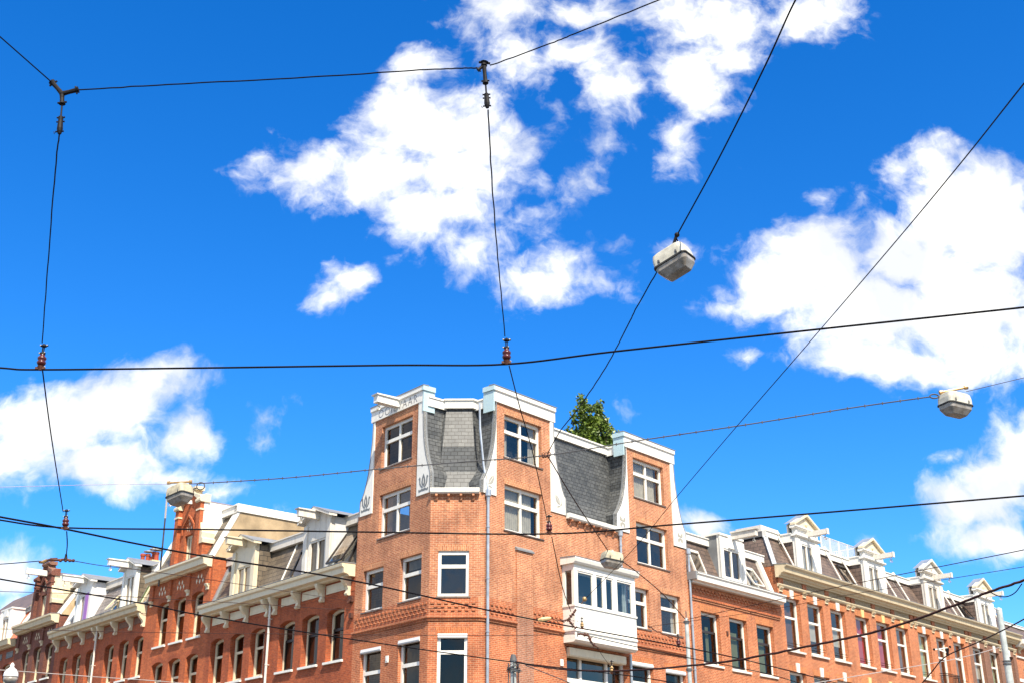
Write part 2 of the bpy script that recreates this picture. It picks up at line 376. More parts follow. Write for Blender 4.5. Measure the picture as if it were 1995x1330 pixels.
ORG = [Vector((0, 0, 0))]
class MB:
    """collects faces in world coordinates, builds one mesh object"""
    def __init__(s, fr=None): s.v, s.f, s.fr = [], [], fr
    def P(s, p): return s.fr.w(*p) if s.fr else Vector(p)
    def face(s, pts, raw=False):
        i = len(s.v); s.v += [Vector(p) if raw else s.P(p) for p in pts]; s.f.append(tuple(range(i, i + len(pts))))
    def box(s, a0, a1, o0, o1, z0, z1):
        i = len(s.v)
        s.v += [s.P((a, o, z)) for a in (a0, a1) for o in (o0, o1) for z in (z0, z1)]
        s.f += [tuple(i + k for k in q) for q in ((0, 1, 3, 2), (4, 6, 7, 5), (0, 4, 5, 1), (2, 3, 7, 6), (0, 2, 6, 4), (1, 5, 7, 3))]
    def prism(s, prof, a0, a1, skew0=0., skew1=0.):
        """profile of (o,z) extruded along the street; skew mitres the ends by offset"""
        n = len(prof); i = len(s.v)
        s.v += [s.P((a0 + skew0 * o, o, z)) for o, z in prof] + [s.P((a1 + skew1 * o, o, z)) for o, z in prof]
        for k in range(n):
            s.f.append((i + k, i + (k + 1) % n, i + n + (k + 1) % n, i + n + k))
        s.f.append(tuple(i + k for k in range(n))); s.f.append(tuple(i + n + k for k in range(n)))
    def plate(s, outl, o0, o1):
        """outline of (a,z) with thickness across the facade"""
        n = len(outl); i = len(s.v)
        s.v += [s.P((a, o0, z)) for a, z in outl] + [s.P((a, o1, z)) for a, z in outl]
        for k in range(n):
            s.f.append((i + k, i + (k + 1) % n, i + n + (k + 1) % n, i + n + k))
        s.f.append(tuple(i + k for k in range(n))); s.f.append(tuple(i + n + k for k in range(n)))
    def quadbox(s, p, q, w, h, up=(0, 0, 1)):
        """bar from p to q (world), width w, height h"""
        p, q = Vector(p), Vector(q); d = (q - p).normalized(); u = Vector(up)
        x = d.cross(u).normalized() * (w / 2); y = x.cross(d).normalized() * (h / 2)
        i = len(s.v)
        s.v += [c + x * a + y * b for c in (p, q) for a, b in ((-1, -1), (1, -1), (1, 1), (-1, 1))]
        s.f += [tuple(i + k for k in g) for g in ((0, 1, 2, 3), (4, 7, 6, 5), (0, 4, 5, 1), (1, 5, 6, 2), (2, 6, 7, 3), (3, 7, 4, 0))]
    def tube(s, pts, r, n=8, cap=True):
        pts = [Vector(p) for p in pts]
        rs = r if isinstance(r, (list, tuple)) else [r] * len(pts)
        i0 = len(s.v); prev = None
        for k, p in enumerate(pts):
            d = (pts[min(k + 1, len(pts) - 1)] - pts[max(k - 1, 0)])
            d = d.normalized() if d.length > 1e-9 else Vector((0, 0, 1))
            if prev is None:
                a = Vector((0, 0, 1)) if abs(d.z) < .9 else Vector((1, 0, 0))
                x = d.cross(a).normalized()
            else:
                x = (prev - d * prev.dot(d)).normalized()
            prev = x; y = d.cross(x)
            for j in range(n):
                t = 2 * math.pi * j / n
                s.v.append(p + (x * math.cos(t) + y * math.sin(t)) * rs[k])
        for k in range(len(pts) - 1):
            for j in range(n):
                a = i0 + k * n + j; b = i0 + k * n + (j + 1) % n
                s.f.append((a, b, b + n, a + n))
        if cap:
            s.f.append(tuple(i0 + j for j in range(n))); s.f.append(tuple(i0 + (len(pts) - 1) * n + j for j in range(n)))
    def ball(s, c, r, sc=(1, 1, 1), n=10, m=7):
        c = Vector(c); i0 = len(s.v)
        for a in range(m + 1):
            th = math.pi * a / m
            for j in range(n):
                ph = 2 * math.pi * j / n
                s.v.append(c + Vector((r * sc[0] * math.sin(th) * math.cos(ph), r * sc[1] * math.sin(th) * math.sin(ph), r * sc[2] * math.cos(th))))
        for a in range(m):
            for j in range(n):
                p = i0 + a * n + j; q = i0 + a * n + (j + 1) % n
                s.f.append((p, q, q + n, p + n))
    def build(s, name, mat, parent=None, smooth=False, **kw):
        org = parent_origin(parent)
        me = bpy.data.meshes.new(name)
        me.from_pydata([tuple(v - org) for v in s.v], [], s.f)
        bm = bmesh.new(); bm.from_mesh(me)
        bmesh.ops.recalc_face_normals(bm, faces=bm.faces)
        uvl = bm.loops.layers.uv.new('UVMap')
        Z = Vector((0, 0, 1))
        for f in bm.faces:
            N = f.normal
            if abs(N.z) < .93:
                T = Z.cross(N).normalized()
                if T.x < -1e-4 or (abs(T.x) < 1e-4 and T.y < 0): T = -T
                S = N.cross(T); S = S if S.z > 0 else -S
            else:
                T, S = Vector((1, 0, 0)), Vector((0, 1, 0))
            for l in f.loops:
                p = l.vert.co + org
                l[uvl].uv = (p.dot(T), p.dot(S))
            f.smooth = smooth
        bm.to_mesh(me); bm.free()
        o = bpy.data.objects.new(name, me); COL.objects.link(o)
        for mm in (mat if isinstance(mat, (list, tuple)) else [mat]): me.materials.append(MATS[mm])
        if parent: o.parent = parent
        else:
            pass
        for k, v in kw.items(): o[k] = v
        return o
ORIGINS = {}
def parent_origin(p):
    if p is None: return Vector((0, 0, 0))
    while p.parent: p = p.parent
    return ORIGINS.get(p.name, Vector((0, 0, 0)))
def thing(name, label, cat, loc, group=None):
    o = bpy.data.objects.new(name, None); COL.objects.link(o)
    o.empty_display_size = .3
    o.location = loc; o['label'] = label; o['category'] = cat
    if group: o['group'] = group
    ORIGINS[o.name] = Vector(loc)
    return o
def solo(mb, name, mat, label, cat, group=None, smooth=False):
    """a thing that is one mesh, origin at its middle bottom"""
    xs = [v.x for v in mb.v]; ys = [v.y for v in mb.v]; zs = [v.z for v in mb.v]
    c = Vector(((min(xs) + max(xs)) / 2, (min(ys) + max(ys)) / 2, min(zs)))
    mb.v = [v - c for v in mb.v]
    o = mb.build(name, mat, None, smooth)
    o.location = c
    o['label'] = label; o['category'] = cat
    if group: o['group'] = group
    return o
def catmull(P, n=8):
    P = [Vector(p) for p in P]
    if len(P) < 3: return [P[0].lerp(P[-1], k / n) for k in range(n + 1)]
    Q = [P[0] * 2 - P[1]] + P + [P[-1] * 2 - P[-2]]
    out = []
    for i in range(1, len(Q) - 2):
        for k in range(n):
            t = k / n; a, b, c, d = Q[i - 1], Q[i], Q[i + 1], Q[i + 2]
            out.append(.5 * ((2 * b) + (c - a) * t + (2 * a - 5 * b + 4 * c - d) * t * t + (3 * b - a - 3 * c + d) * t ** 3))
    out.append(P[-1])
    return out

# ------------------------------------------------------------------ facade kit
def arc_z(h, k, n):
    """height of a segmental arch of rise .2 at fraction k/n for hole h = (a0,a1,z0,z1)"""
    w = (h[1] - h[0]); x = (k / n - .5) * 2
    return h[3] - .14 * x * x
def facade(name, fr, a0, a1, z0, z1, holes, mat, parent, depth=.14, arched=False, off=0.):
    m = MB(fr)
    A = sorted({a0, a1, *[h[0] for h in holes], *[h[1] for h in holes]})
    Zs = sorted({z0, z1, *[h[2] for h in holes], *[h[3] for h in holes]})
    A = [x for x in A if a0 <= x <= a1]; Zs = [z for z in Zs if z0 <= z <= z1]
    inside = lambda a, z: any(h[0] < a < h[1] and h[2] < z < h[3] for h in holes)
    for i in range(len(A) - 1):
        for j in range(len(Zs) - 1):
            if not inside((A[i] + A[i + 1]) / 2, (Zs[j] + Zs[j + 1]) / 2):
                m.face([(A[i], off, Zs[j]), (A[i + 1], off, Zs[j]), (A[i + 1], off, Zs[j + 1]), (A[i], off, Zs[j + 1])])
    for h in holes:
        if h[1] < a0 or h[0] > a1 or h[3] < z0 or h[2] > z1: continue
        d = off - (h[4] if len(h) > 4 else depth)
        zt, zb = min(h[3], z1), max(h[2], z0)
        for a in (h[0], h[1]):
            m.face([(a, off, zb), (a, d, zb), (a, d, zt), (a, off, zt)])
        if h[2] > z0: m.face([(h[0], off, h[2]), (h[1], off, h[2]), (h[1], d, h[2]), (h[0], d, h[2])])
        if h[3] > z1: continue
        if arched:
            n = 8
            for k in range(n):
                x0 = h[0] + (h[1] - h[0]) * k / n; x1 = h[0] + (h[1] - h[0]) * (k + 1) / n
                y0, y1 = arc_z(h, k, n), arc_z(h, k + 1, n)
                m.face([(x0, off, y0), (x1, off, y1), (x1, off, h[3]), (x0, off, h[3])])
                m.face([(x0, off, y0), (x1, off, y1), (x1, d, y1), (x0, d, y0)])
        else:
            m.face([(h[0], off, h[3]), (h[1], off, h[3]), (h[1], d, h[3]), (h[0], d, h[3])])
    return m.build(name, mat, parent)
def body(fr, a0, a1, z1, depth, mat, parent, name='rear_wall', topmat=None):
    m = MB(fr)
    m.face([(a0, 0, 0), (a0, -depth, 0), (a0, -depth, z1), (a0, 0, z1)])
    m.face([(a1, 0, 0), (a1, -depth, 0), (a1, -depth, z1), (a1, 0, z1)])
    m.face([(a0, -depth, 0), (a1, -depth, 0), (a1, -depth, z1), (a0, -depth, z1)])
    return m.build(name, mat, parent)
def interior(fr, a0, a1, floors, z1, parent, depth=4.):
    m = MB(fr)
    for z in floors: m.box(a0 + .05, a1 - .05, -depth, -.3, z, z + .18)
    m.face([(a0 + .05, -depth, 0), (a1 - .05, -depth, 0), (a1 - .05, -depth, z1), (a0 + .05, -depth, z1)])
    return m.build('interior', 'interior', parent)
def window(fr, h, parent, kind='sash', off=0., depth=.14, mat='white_paint', fw=.09, tr=.62, arched=False, sill='white_paint', curtain=None, pane='pane', sashmat=None, label=None, sill_out=.07, box=None, sill_h=.09):
    a0, a1, z0, z1 = h[:4]
    d = off - (h[4] if len(h) > 4 else depth)
    m = MB(fr)
    o0, o1 = d - .07, d + .035
    zt = z1
    m.box(a0, a0 + fw, o0, o1, z0, zt - (.0 if not arched else .14)); m.box(a1 - fw, a1, o0, o1, z0, zt - (.0 if not arched else .14))
    m.box(a0 + fw, a1 - fw, o0, o1, z0, z0 + fw)
    if arched:
        n = 8
        for k in range(n):
            x0 = a0 + (a1 - a0) * k / n; x1 = a0 + (a1 - a0) * (k + 1) / n
            y0, y1 = arc_z(h, k, n), arc_z(h, k + 1, n)
            m.face([(x0, o1, y0), (x1, o1, y1), (x1, o1, y1 - fw * 1.3), (x0, o1, y0 - fw * 1.3)])
            m.face([(x0, o1, y0 - fw * 1.3), (x1, o1, y1 - fw * 1.3), (x1, o0, y1 - fw * 1.3), (x0, o0, y0 - fw * 1.3)])
    else:
        m.box(a0 + fw, a1 - fw, o0, o1, zt - fw * 1.2, zt)
    zs = z0 + (z1 - z0) * tr
    ins = MB(fr)
    if kind == 'cross':
        c = (a0 + a1) / 2
        m.box(a0 + fw, a1 - fw, o0, o1 + .012, zs - .07, zs + .07)
        m.box(c - .05, c + .05, o0, o1 - .006, z0 + fw, zs - .07); m.box(c - .05, c + .05, o0, o1 - .006, zs + .07, zt - fw)
    elif kind in ('sash', 'sash_dark'):
        ins.box(a0 + fw, a1 - fw, d - .05, d + .012, zs - .06, zs + .05)
        ins.box(a0 + fw, a0 + fw + .05, d - .05, d + .008, z0 + fw, zs - .06); ins.box(a1 - fw - .05, a1 - fw, d - .05, d + .008, z0 + fw, zs - .06)
        ins.box(a0 + fw + .05, a1 - fw - .05, d - .05, d + .008, z0 + fw, z0 + fw + .07)
    elif kind == 'transom':
        m.box(a0 + fw, a1 - fw, o0, o1 + .01, zs - .07, zs + .07)
    elif kind == 'double':
        c = (a0 + a1) / 2
        m.box(c - .05, c + .05, o0, o1 + .01, z0 + fw, zt - fw)
    elif kind == 'french':
        w = a1 - a0
        for f in (.30, .72): m.box(a0 + w * f - .07, a0 + w * f + .07, o0, o1 + .012, z0, zt - fw)
        m.box(a0 + fw, a1 - fw, o0, o1 + .004, zs - .09, zs + .09)
        for f in (.51,): m.box(a0 + w * f - .07, a0 + w * f + .07, o0, o1 + .008, z0, zs - .09)
    kw = {'label': label} if label else {}
    o = m.build('window', mat, parent, **kw)
    if ins.f: ins.build('sash', sashmat or mat, o)
    g = MB(fr); g.face([(a0 + .03, d - .035, z0 + .03), (a1 - .03, d - .035, z0 + .03), (a1 - .03, d - .035, z1 - (.03 if not arched else .02)), (a0 + .03, d - .035, z1 - .03)])
    g.build('pane', pane, o)
    if sill:
        s = MB(fr); s.box(a0 - .06, a1 + .06, d, off + sill_out, z0 - sill_h, z0 + .004); s.build('sill', sill, o)
    if curtain:
        cm, cl, c0, c1 = curtain     # material, list of spans in 0..1, z range in 0..1
        c = MB(fr)
        for x0, x1 in cl:
            n = max(3, int((x1 - x0) * (a1 - a0) / .07)); pr = None
            for k in range(n + 1):
                a = a0 + fw + (a1 - a0 - 2 * fw) * (x0 + (x1 - x0) * k / n); oo = d - .16 + .035 * (k % 2)
                if pr is not None:
                    c.face([(pr[0], pr[1], z0 + (z1 - z0) * c0), (a, oo, z0 + (z1 - z0) * c0), (a, oo, z0 + (z1 - z0) * c1), (pr[0], pr[1], z0 + (z1 - z0) * c1)])
                pr = (a, oo)
        c.build('curtain', cm, o)
    if box:
        s = MB(fr); s.prism([(d + .03, z1 - .17), (off + .03, z1 - .17), (off + .05, z1 - .12), (off + .02, z1 - .003), (d + .03, z1 - .003)], a0 + .01, a1 - .01); s.build('shutter_box', box, o)
    return o
def lintel(fr, h, mat, parent, hh=.24, off=.004, over=.1, arched=False):
    m = MB(fr)
    a0, a1 = h[0] - over, h[1] + over
    if arched:
        n = 8; z = h[3]
        for k in range(n):
            def zz(q):
                x = (q / n - .5) * 2
                return z - .14 * x * x + .004
            x0 = h[0] + (h[1] - h[0]) * k / n; x1 = h[0] + (h[1] - h[0]) * (k + 1) / n
            m.face([(x0, off, zz(k)), (x1, off, zz(k + 1)), (x1, off, zz(k + 1) + hh), (x0, off, zz(k) + hh)])
    else:
        m.plate([(h[0], h[3] + .003), (h[1], h[3] + .003), (a1, h[3] + hh), (a0, h[3] + hh)], -.01, off)
    return m.build('brick_arch', mat, parent)
def cornice(fr, a0, a1, prof, mat, parent, name='cornice', s0=0., s1=0.):
    m = MB(fr); m.prism(prof, a0, a1, s0, s1); return m.build(name, mat, parent)
def scroll(fr, a, zt, zb, out, w, mat, parent, name='bracket'):
    h = zt - zb
    prof = [(0, zt), (out, zt), (out, zt - .08 * h), (out * .93, zt - .2 * h), (out * .75, zt - .34 * h), (out * .42, zt - .5 * h), (out * .3, zt - .66 * h),
            (out * .34, zt - .78 * h), (out * .46, zt - .88 * h), (out * .4, zt - .97 * h), (out * .2, zb), (0, zb + .03 * h)]
    m = MB(fr); m.prism(prof, a - w / 2, a + w / 2); m.box(a - w / 2 - .03, a + w / 2 + .03, .002, out * .5, zt - .1 * h, zt - .03 * h)
    return m.build(name, mat, parent)
def pipe(fr, a, z0, z1, parent, r=.055, off=.1, mat='zinc', head=True, clamps=True, name='downpipe'):
    m = MB(); m.tube([fr.w(a, off, z0), fr.w(a, off, z1)], r, 10)
    if clamps:
        z = z0 + 1.1
        while z < z1 - .3:
            m.tube([fr.w(a, off, z), fr.w(a, off, z + .05)], r * 1.3, 10); m.quadbox(fr.w(a, -.02, z + .025), fr.w(a, off, z + .025), .04, .03); z += 2.
    if head:
        q = MB(); q.tube([fr.w(a, off, z1 - .15), fr.w(a, off, z1 + .02), fr.w(a, off, z1 + .05), fr.w(a, off, z1 + .3)], [r * 1.05, r * 1.3, r * 2.1, r * 2.1], 10)
        i = len(m.v); m.v += q.v; m.f += [tuple(i + k for k in f) for f in q.f]
    return m.build(name, mat, parent, smooth=False)
def slope_pt(fr, a, t, hgt, base, top):
    (ob, zb), (ot, zt) = base, top
    L = math.hypot(ot - ob, zt - zb); nx, nz = (zt - zb) / L, -(ot - ob) / L
    return fr.w(a, ob + (ot - ob) * t + nx * hgt, zb + (zt - zb) * t + nz * hgt)
def skylight(fr, a0, a1, t0, t1, base, top, parent, mat='zinc', pane='pane_bright', opened=0., label=None):
    P = lambda a, t, h: slope_pt(fr, a, t, h, base, top)
    m = MB()
    def bar(x0, x1, u0, u1, h0=.0, h1=.09):
        i = len(m.v)
        m.v += [P(x, u, h) for x in (x0, x1) for u in (u0, u1) for h in (h0, h1)]
        m.f.extend([tuple(i + k for k in q) for q in ((0, 1, 3, 2), (4, 6, 7, 5), (0, 4, 5, 1), (2, 3, 7, 6), (0, 2, 6, 4), (1, 5, 7, 3))])
    e = .08; et = e / math.hypot(base[0] - top[0], top[1] - base[1])
    bar(a0, a0 + e, t0, t1); bar(a1 - e, a1, t0, t1); bar(a0 + e, a1 - e, t0, t0 + et); bar(a0 + e, a1 - e, t1 - et * 1.6, t1, 0, .13)
    o = m.build('skylight', mat, parent, **({'label': label} if label else {}))
    g = MB(); g.face([P(a0 + e, t0 + et, .05), P(a1 - e, t0 + et, .05), P(a1 - e, t1 - et, .05), P(a0 + e, t1 - et, .05)], True)
    g.build('pane', pane, o)
    b = MB(); b.face([P(a0 + e, t0 + et, .012), P(a1 - e, t0 + et, .012), P(a1 - e, t1 - et, .012), P(a0 + e, t1 - et, .012)], True)  # flat sheet in the room colour just behind the pane
    b.build('pane_backing', 'interior', o)
    if opened:
        s = MB(); i = 0
        def Q(a, u): return P(a, u, .10 + opened * (t1 - u) / (t1 - t0))
        for (x0, u0), (x1, u1) in (((a0, t0), (a1, t0)), ((a0, t1), (a1, t1)), ((a0, t0), (a0, t1)), ((a1, t0), (a1, t1))):
            s.quadbox(Q(x0, u0), Q(x1, u1), .07, .07)
        ss = s.build('sash', mat, o)
        s = MB(); s.face([Q(a0, t0), Q(a1, t0), Q(a1, t1), Q(a0, t1)], True); s.build('sash_pane', pane, o)
    return o
def mansard(fr, a0, a1, z0, z1, inset, mat, parent, depth=9., ob=-.12, fascia=.36, fmat='white_paint', hip0=0., hip1=0., verge=None, fas_out=.12, side='plaster_beige', flat=True):
    """steep slate slope over the cornice, fascia board round its flat top"""
    m = MB(fr)
    m.face([(a0, ob, z0), (a1, ob, z0), (a1 - hip1, -inset, z1), (a0 + hip0, -inset, z1)])
    if hip0: m.face([(a0, ob, z0), (a0, -depth, z0), (a0 + hip0, -depth, z1), (a0 + hip0, -inset, z1)])
    if hip1: m.face([(a1, ob, z0), (a1, -depth, z0), (a1 - hip1, -depth, z1), (a1 - hip1, -inset, z1)])
    rf = m.build('roof', mat, parent)
    f = MB(fr)
    b0, b1 = a0 + hip0 - (.1 if hip0 else 0), a1 - hip1 + (.1 if hip1 else 0)
    f.prism([(-inset + fas_out, z1 + .004), (-inset + fas_out, z1 + fascia * .85), (-inset + fas_out + .05, z1 + fascia * .87), (-inset + fas_out + .05, z1 + fascia), (-inset - .1, z1 + fascia), (-inset - .1, z1 + .004)], b0, b1)
    fo = f.build('roof_fascia', fmat, rf)
    if flat:
        g = MB(fr); g.box(b0, b1, -depth, -inset - .1, z1 + .05, z1 + fascia - .02); g.build('flat_roof', 'roofing', rf)
    for hp, x in ((hip0, a0), (hip1, a1)):
        if not hp:
            s = MB(fr); s.face([(x, ob, z0), (x, -inset, z1), (x, -inset, z1 + .06), (x, -depth, z1 + .06), (x, -depth, z0)]); s.build('party_wall', side, parent)
    return rf
def verge(fr, a, w, base, top, mat, roof, h=.1):
    m = MB(); P = lambda x, t, g: slope_pt(fr, x, t, g, base, top)
    i = 0
    m.v += [P(x, u, g) for x in (a - w / 2, a + w / 2) for u in (0, 1) for g in (-.04, h)]
    m.f += [q for q in ((0, 1, 3, 2), (4, 6, 7, 5), (0, 4, 5, 1), (2, 3, 7, 6), (0, 2, 6, 4), (1, 5, 7, 3))]
    return m.build('verge_board', mat, roof)
def hoist(fr, a, z, out, parent, w=.2, h=.3, mat='white_paint', back=.1, hook='galvanised', hood=True, hookout=None):
    m = MB(fr); m.box(a - w / 2, a + w / 2, back, out, z, z + h)
    if hood: m.prism([(back, z + h + .003), (out + .06, z + h + .003), (out + .08, z + h + .05), (back, z + h + .09)], a - w / 2 - .06, a + w / 2 + .06)
    else: m.box(a - w / 2 - .02, a + w / 2 + .02, out, out + .04, z - .02, z + h + .02)
    b = m.build('hoist_beam', mat, parent)
    k = MB(); c = fr.w(a, out - .15 if hookout is None else hookout, z)
    pts = [c, c + Vector((0, 0, -.12))]
    for j in range(9):
        t = -math.pi / 2 + j * math.pi * 1.45 / 8
        pts.append(c + Vector((0, 0, -.22)) + fr.n * (math.cos(t + math.pi / 2 - .2) * .08 * (1 if j else .2)) + Vector((0, 0, -math.sin(t + math.pi / 2) * .08)))
    k.tube(pts, .022, 6)
    k.build('hoist_hook', hook, parent)
    return b
def dormer(fr, a0, a1, z0, z1, parent, style, back=1.7, mat='white_paint', cheek='slate_brown', beam=1.2, off=.03, pane='pane', curtain=None, label=None, post=.26, glassz=None):
    d = thing_part = None
    w = a1 - a0; c = (a0 + a1) / 2
    g0, g1 = glassz or (z0 + .12, z1 - .42)
    m = MB(fr)
    h = (a0 + post, a1 - post, g0, g1)
    # front boards with the opening
    m.box(a0, h[0], off - .16, off, z0, z1); m.box(h[1], a1, off - .16, off, z0, z1)
    m.box(h[0], h[1], off - .16, off, z0, g0); m.box(h[0], h[1], off - .16, off, g1, z1)
    # raised pilasters and window casing
    for x0, x1 in ((a0 - .03, a0 + post * .62), (a1 - post * .62, a1 + .03)): m.box(x0, x1, off + .002, off + .07, z0 - .02, z1 - .12)
    for x0, x1 in ((h[0], h[0] + .07), (h[1] - .07, h[1])): m.box(x0, x1, off - .13, off - .02, g0, g1)
    m.box(c - .045, c + .045, off - .13, off - .03, g0, g1); m.box(h[0] + .07, h[1] - .07, off - .13, off - .03, g1 - .08, g1); m.box(h[0] + .07, h[1] - .07, off - .13, off - .03, g0, g0 + .07)
    d = m.build('dormer', mat, parent, **({'label': label} if label else {}))
    g = MB(fr); g.face([(h[0], off - .09, g0), (h[1], off - .09, g0), (h[1], off - .09, g1), (h[0], off - .09, g1)]); g.build('pane', pane, d)
    if curtain:
        q = MB(fr)
        for x0, x1 in ((h[0] + .1, c - .1), (c + .12, h[1] - .1)): q.face([(x0, off - .14, g0 + .1), (x1, off - .14, g0 + .1), (x1, off - .14, g1 - .05), (x0, off - .14, g1 - .05)])
        q.build('curtain', curtain, d)
    k = MB(fr)
    for x0, x1 in ((a0 + .02, a0 + .08), (a1 - .08, a1 - .02)): k.box(x0, x1, -back, off - .16, z0, z1)
    k.box(a0 + .09, a1 - .09, -back, -back + .05, z0, z1)
    k.build('cheek', cheek, d)
    if style == 'pediment':
        t = MB(fr)
        t.prism([(off - .16, z1), (off + .09, z1), (off + .16, z1 + .05), (off + .16, z1 + .12), (off - .16, z1 + .12)], a0 - .12, a1 + .12)
        t.box(a0 + .02, a1 - .02, off - .16, off + .03, z1 + .12, z1 + .42)
        t.prism([(off - .16, z1 + .42), (off + .10, z1 + .42), (off + .2, z1 + .5), (off + .2, z1 + .56), (off - .16, z1 + .56)], a0 - .2, a1 + .2)
        for x in (a0 + .12, c, a1 - .12): t.box(x - .07, x + .07, off + .031, off + .07, z1 + .13, z1 + .40)
        t.build('entablature', mat, d)
        p = MB(fr)
        zp = z1 + .565; hp = .62 * (w / 2.4)
        p.plate([(a0 - .1, zp), (a1 + .1, zp), (c, zp + hp)], off - .12, off + .04)
        for sgn in (-1, 1):
            e = a0 - .22 if sgn < 0 else a1 + .22
            p.plate([(e, zp), (e, zp + .12), (c, zp + hp + .2), (c, zp + hp + .06)], off - .1, off + .2)
        p.ball(fr.w(c, off + .06, zp + hp * .36), .1, (1, 1, 1))
        p.build('pediment', 'cream_paint' if mat == 'white_paint' else mat, d)
        rr = MB(fr)
        for sgn in (-1, 1):
            e = a0 - .2 if sgn < 0 else a1 + .2
            rr.face([(e, off + .16, zp + .125), (c, off + .16, zp + hp + .205), (c, -.5, zp + hp + .205), (e, -.5, zp + .125)])
        rr.build('roof', 'zinc', d)
        for x0, x1, x2, x3 in ((a0 - .06, a0 + .02, a0 - .1, a0 + .02), (a1 - .02, a1 + .06, a1 - .02, a1 + .1)):   # white boards returning along the cheeks
            fb_ = MB(fr); fb_.box(x0, x1, -back, off - .17, z1 - .3, z1 + .12); fb_.box(x2, x3, -back, off - .17, z1 + .12, z1 + .19)
            fb_.build('cheek_fascia', 'white_paint', d)
        tp = MB(fr); tp.box(a0, a1, -back, off - .17, z1 + .0, z1 + .1); tp.plate([(a0, z1 + .1), (a1, z1 + .1), (a1, zp + .1), (c, zp + hp + .1), (a0, zp + .1)], -.45, -.35); tp.build('dormer_deck', 'weathered_white', d)
        if beam: hoist(fr, c, z1 + .12, beam, d, w=.18, h=.27, mat='weathered_white', hood=False, back=off + .04)
    elif style == 'gable':
        t = MB(fr); hp = .42
        t.plate([(a0, z1), (a1, z1), (a1 + .02, z1 + .06), (c, z1 + hp), (a0 - .02, z1 + .06)], off - .14, off + .0)
        for sgn in (-1, 1):
            e = a0 - .25 if sgn < 0 else a1 + .25
            t.plate([(e, z1 - .04), (e, z1 + .07), (c, z1 + hp + .17), (c, z1 + hp + .03)], off - .1, off + .3)
        t.build('gable_boards', mat, d)
        rr = MB(fr)
        for sgn in (-1, 1):
            e = a0 - .27 if sgn < 0 else a1 + .27
            rr.face([(e, off + .32, z1 + .075), (c, off + .32, z1 + hp + .18), (c, -back - .6, z1 + hp + .18), (e, -back - .6, z1 + .075)])
        rr.build('roof', 'lead', d)
        if beam: hoist(fr, c, z1 + .02, beam, d, w=.22, h=.3, mat=mat, back=off + .01)
    elif style == 'flat':
        t = MB(fr); t.box(a0 - .06, a1 + .06, -back, off + .05, z1, z1 + .1)
        t.box(c - .32, c + .32, off + .002, off + .06, g1 + .05, z1 - .02)
        t.build('roof', 'white_paint', d)
        if beam: hoist(fr, c + .1, z1 - .08, beam, d, w=.24, h=.3, mat='weathered_white', back=off + .01)
    return d

# ================================================================== GROUND
def sheet(name, x0, x1, y0, y1, z, mat):
    m = MB(); m.face([(x0, y0, z), (x1, y0, z), (x1, y1, z), (x0, y1, z)]); o = m.build(name, mat); o['kind'] = 'structure'; return o
sheet('ground', -1500, 1500, -1500, 1500, -.02, 'paving')
sheet('road', -60, 60, -12, 34, -.016, 'asphalt')
mk = MB(); mk.fr = None
i = 0
for x0, x1, y0, y1 in ((-60, 60, 36, 36.3), (-60, 60, -14.3, -14)):
    mk.box(x0, x1, y0, y1, -.01, .12)
o = mk.build('kerb', 'paving'); o['kind'] = 'structure'
mk = MB()
for y in (9.8, 11.2, 14.6, 16.0): mk.box(-60, 60, y, y + .07, -.012, -.002)
o = mk.build('tram_rails', 'steel'); o['kind'] = 'structure'

# ================================================================== CORNER BUILDING
CB = thing('corner_building', 'tall salmon brick corner house with white curved gables, slate mansard and white bay window', 'building', (-1.5, 46.5, 0))
ZS = 9.62      # string course, colour change of the brick
WL = [(1.37, 3.54, 16.22, 18.06), (1.37, 3.55, 13.27, 15.1), (3.08, 4.5, 10.41, 12.1), (.51, 1.94, 10.46, 12.19), (3.05, 4.45, 6.6, 8.94), (.49, 1.88, 6.6, 9.0)]
WF = [(.33, 1.52, 10.42, 12.17), (.36, 1.49, 6.6, 9.04)]
WR = [(1.15, 3.46, 16.22, 18.05), (1.16, 3.46, 13.22, 15.1), (9.06, 10.64, 10.43, 12.18), (11.51, 13.06, 10.42, 12.2), (9.16, 10.7, 6.6, 8.96), (11.62, 13.15, 6.6, 8.88), (4.84, 8.95, 5.6, 9.12, .35)]
WR2 = [(9.86, 12.22, 16.3, 18.17), (9.9, 12.3, 13.3, 15.18)]
ZE = 14.5
RED, SAL = 'brick_red', 'brick_salmon'
facade('wall', FL, 0, 5.08, ZS, ZE, WL, SAL, CB, depth=.18)
facade('wall', FL, 0, 5.08, 0, ZS, WL, RED, CB, depth=.18)
facade('wall', FF, 0, 1.88, ZS, ZE, WF, SAL, CB, depth=.1)
facade('wall', FF, 0, 1.88, 0, ZS, WF, RED, CB, depth=.1)
facade('wall', FM, 0, .232, ZS, ZE, [], SAL, CB); facade('wall', FM, 0, .232, 0, ZS, [], RED, CB)
facade('wall', FR, 0, 13.7, ZS, ZE, WR + WR2, SAL, CB, depth=.2)
facade('wall', FR, 0, 13.7, 0, ZS, WR, RED, CB, depth=.2)
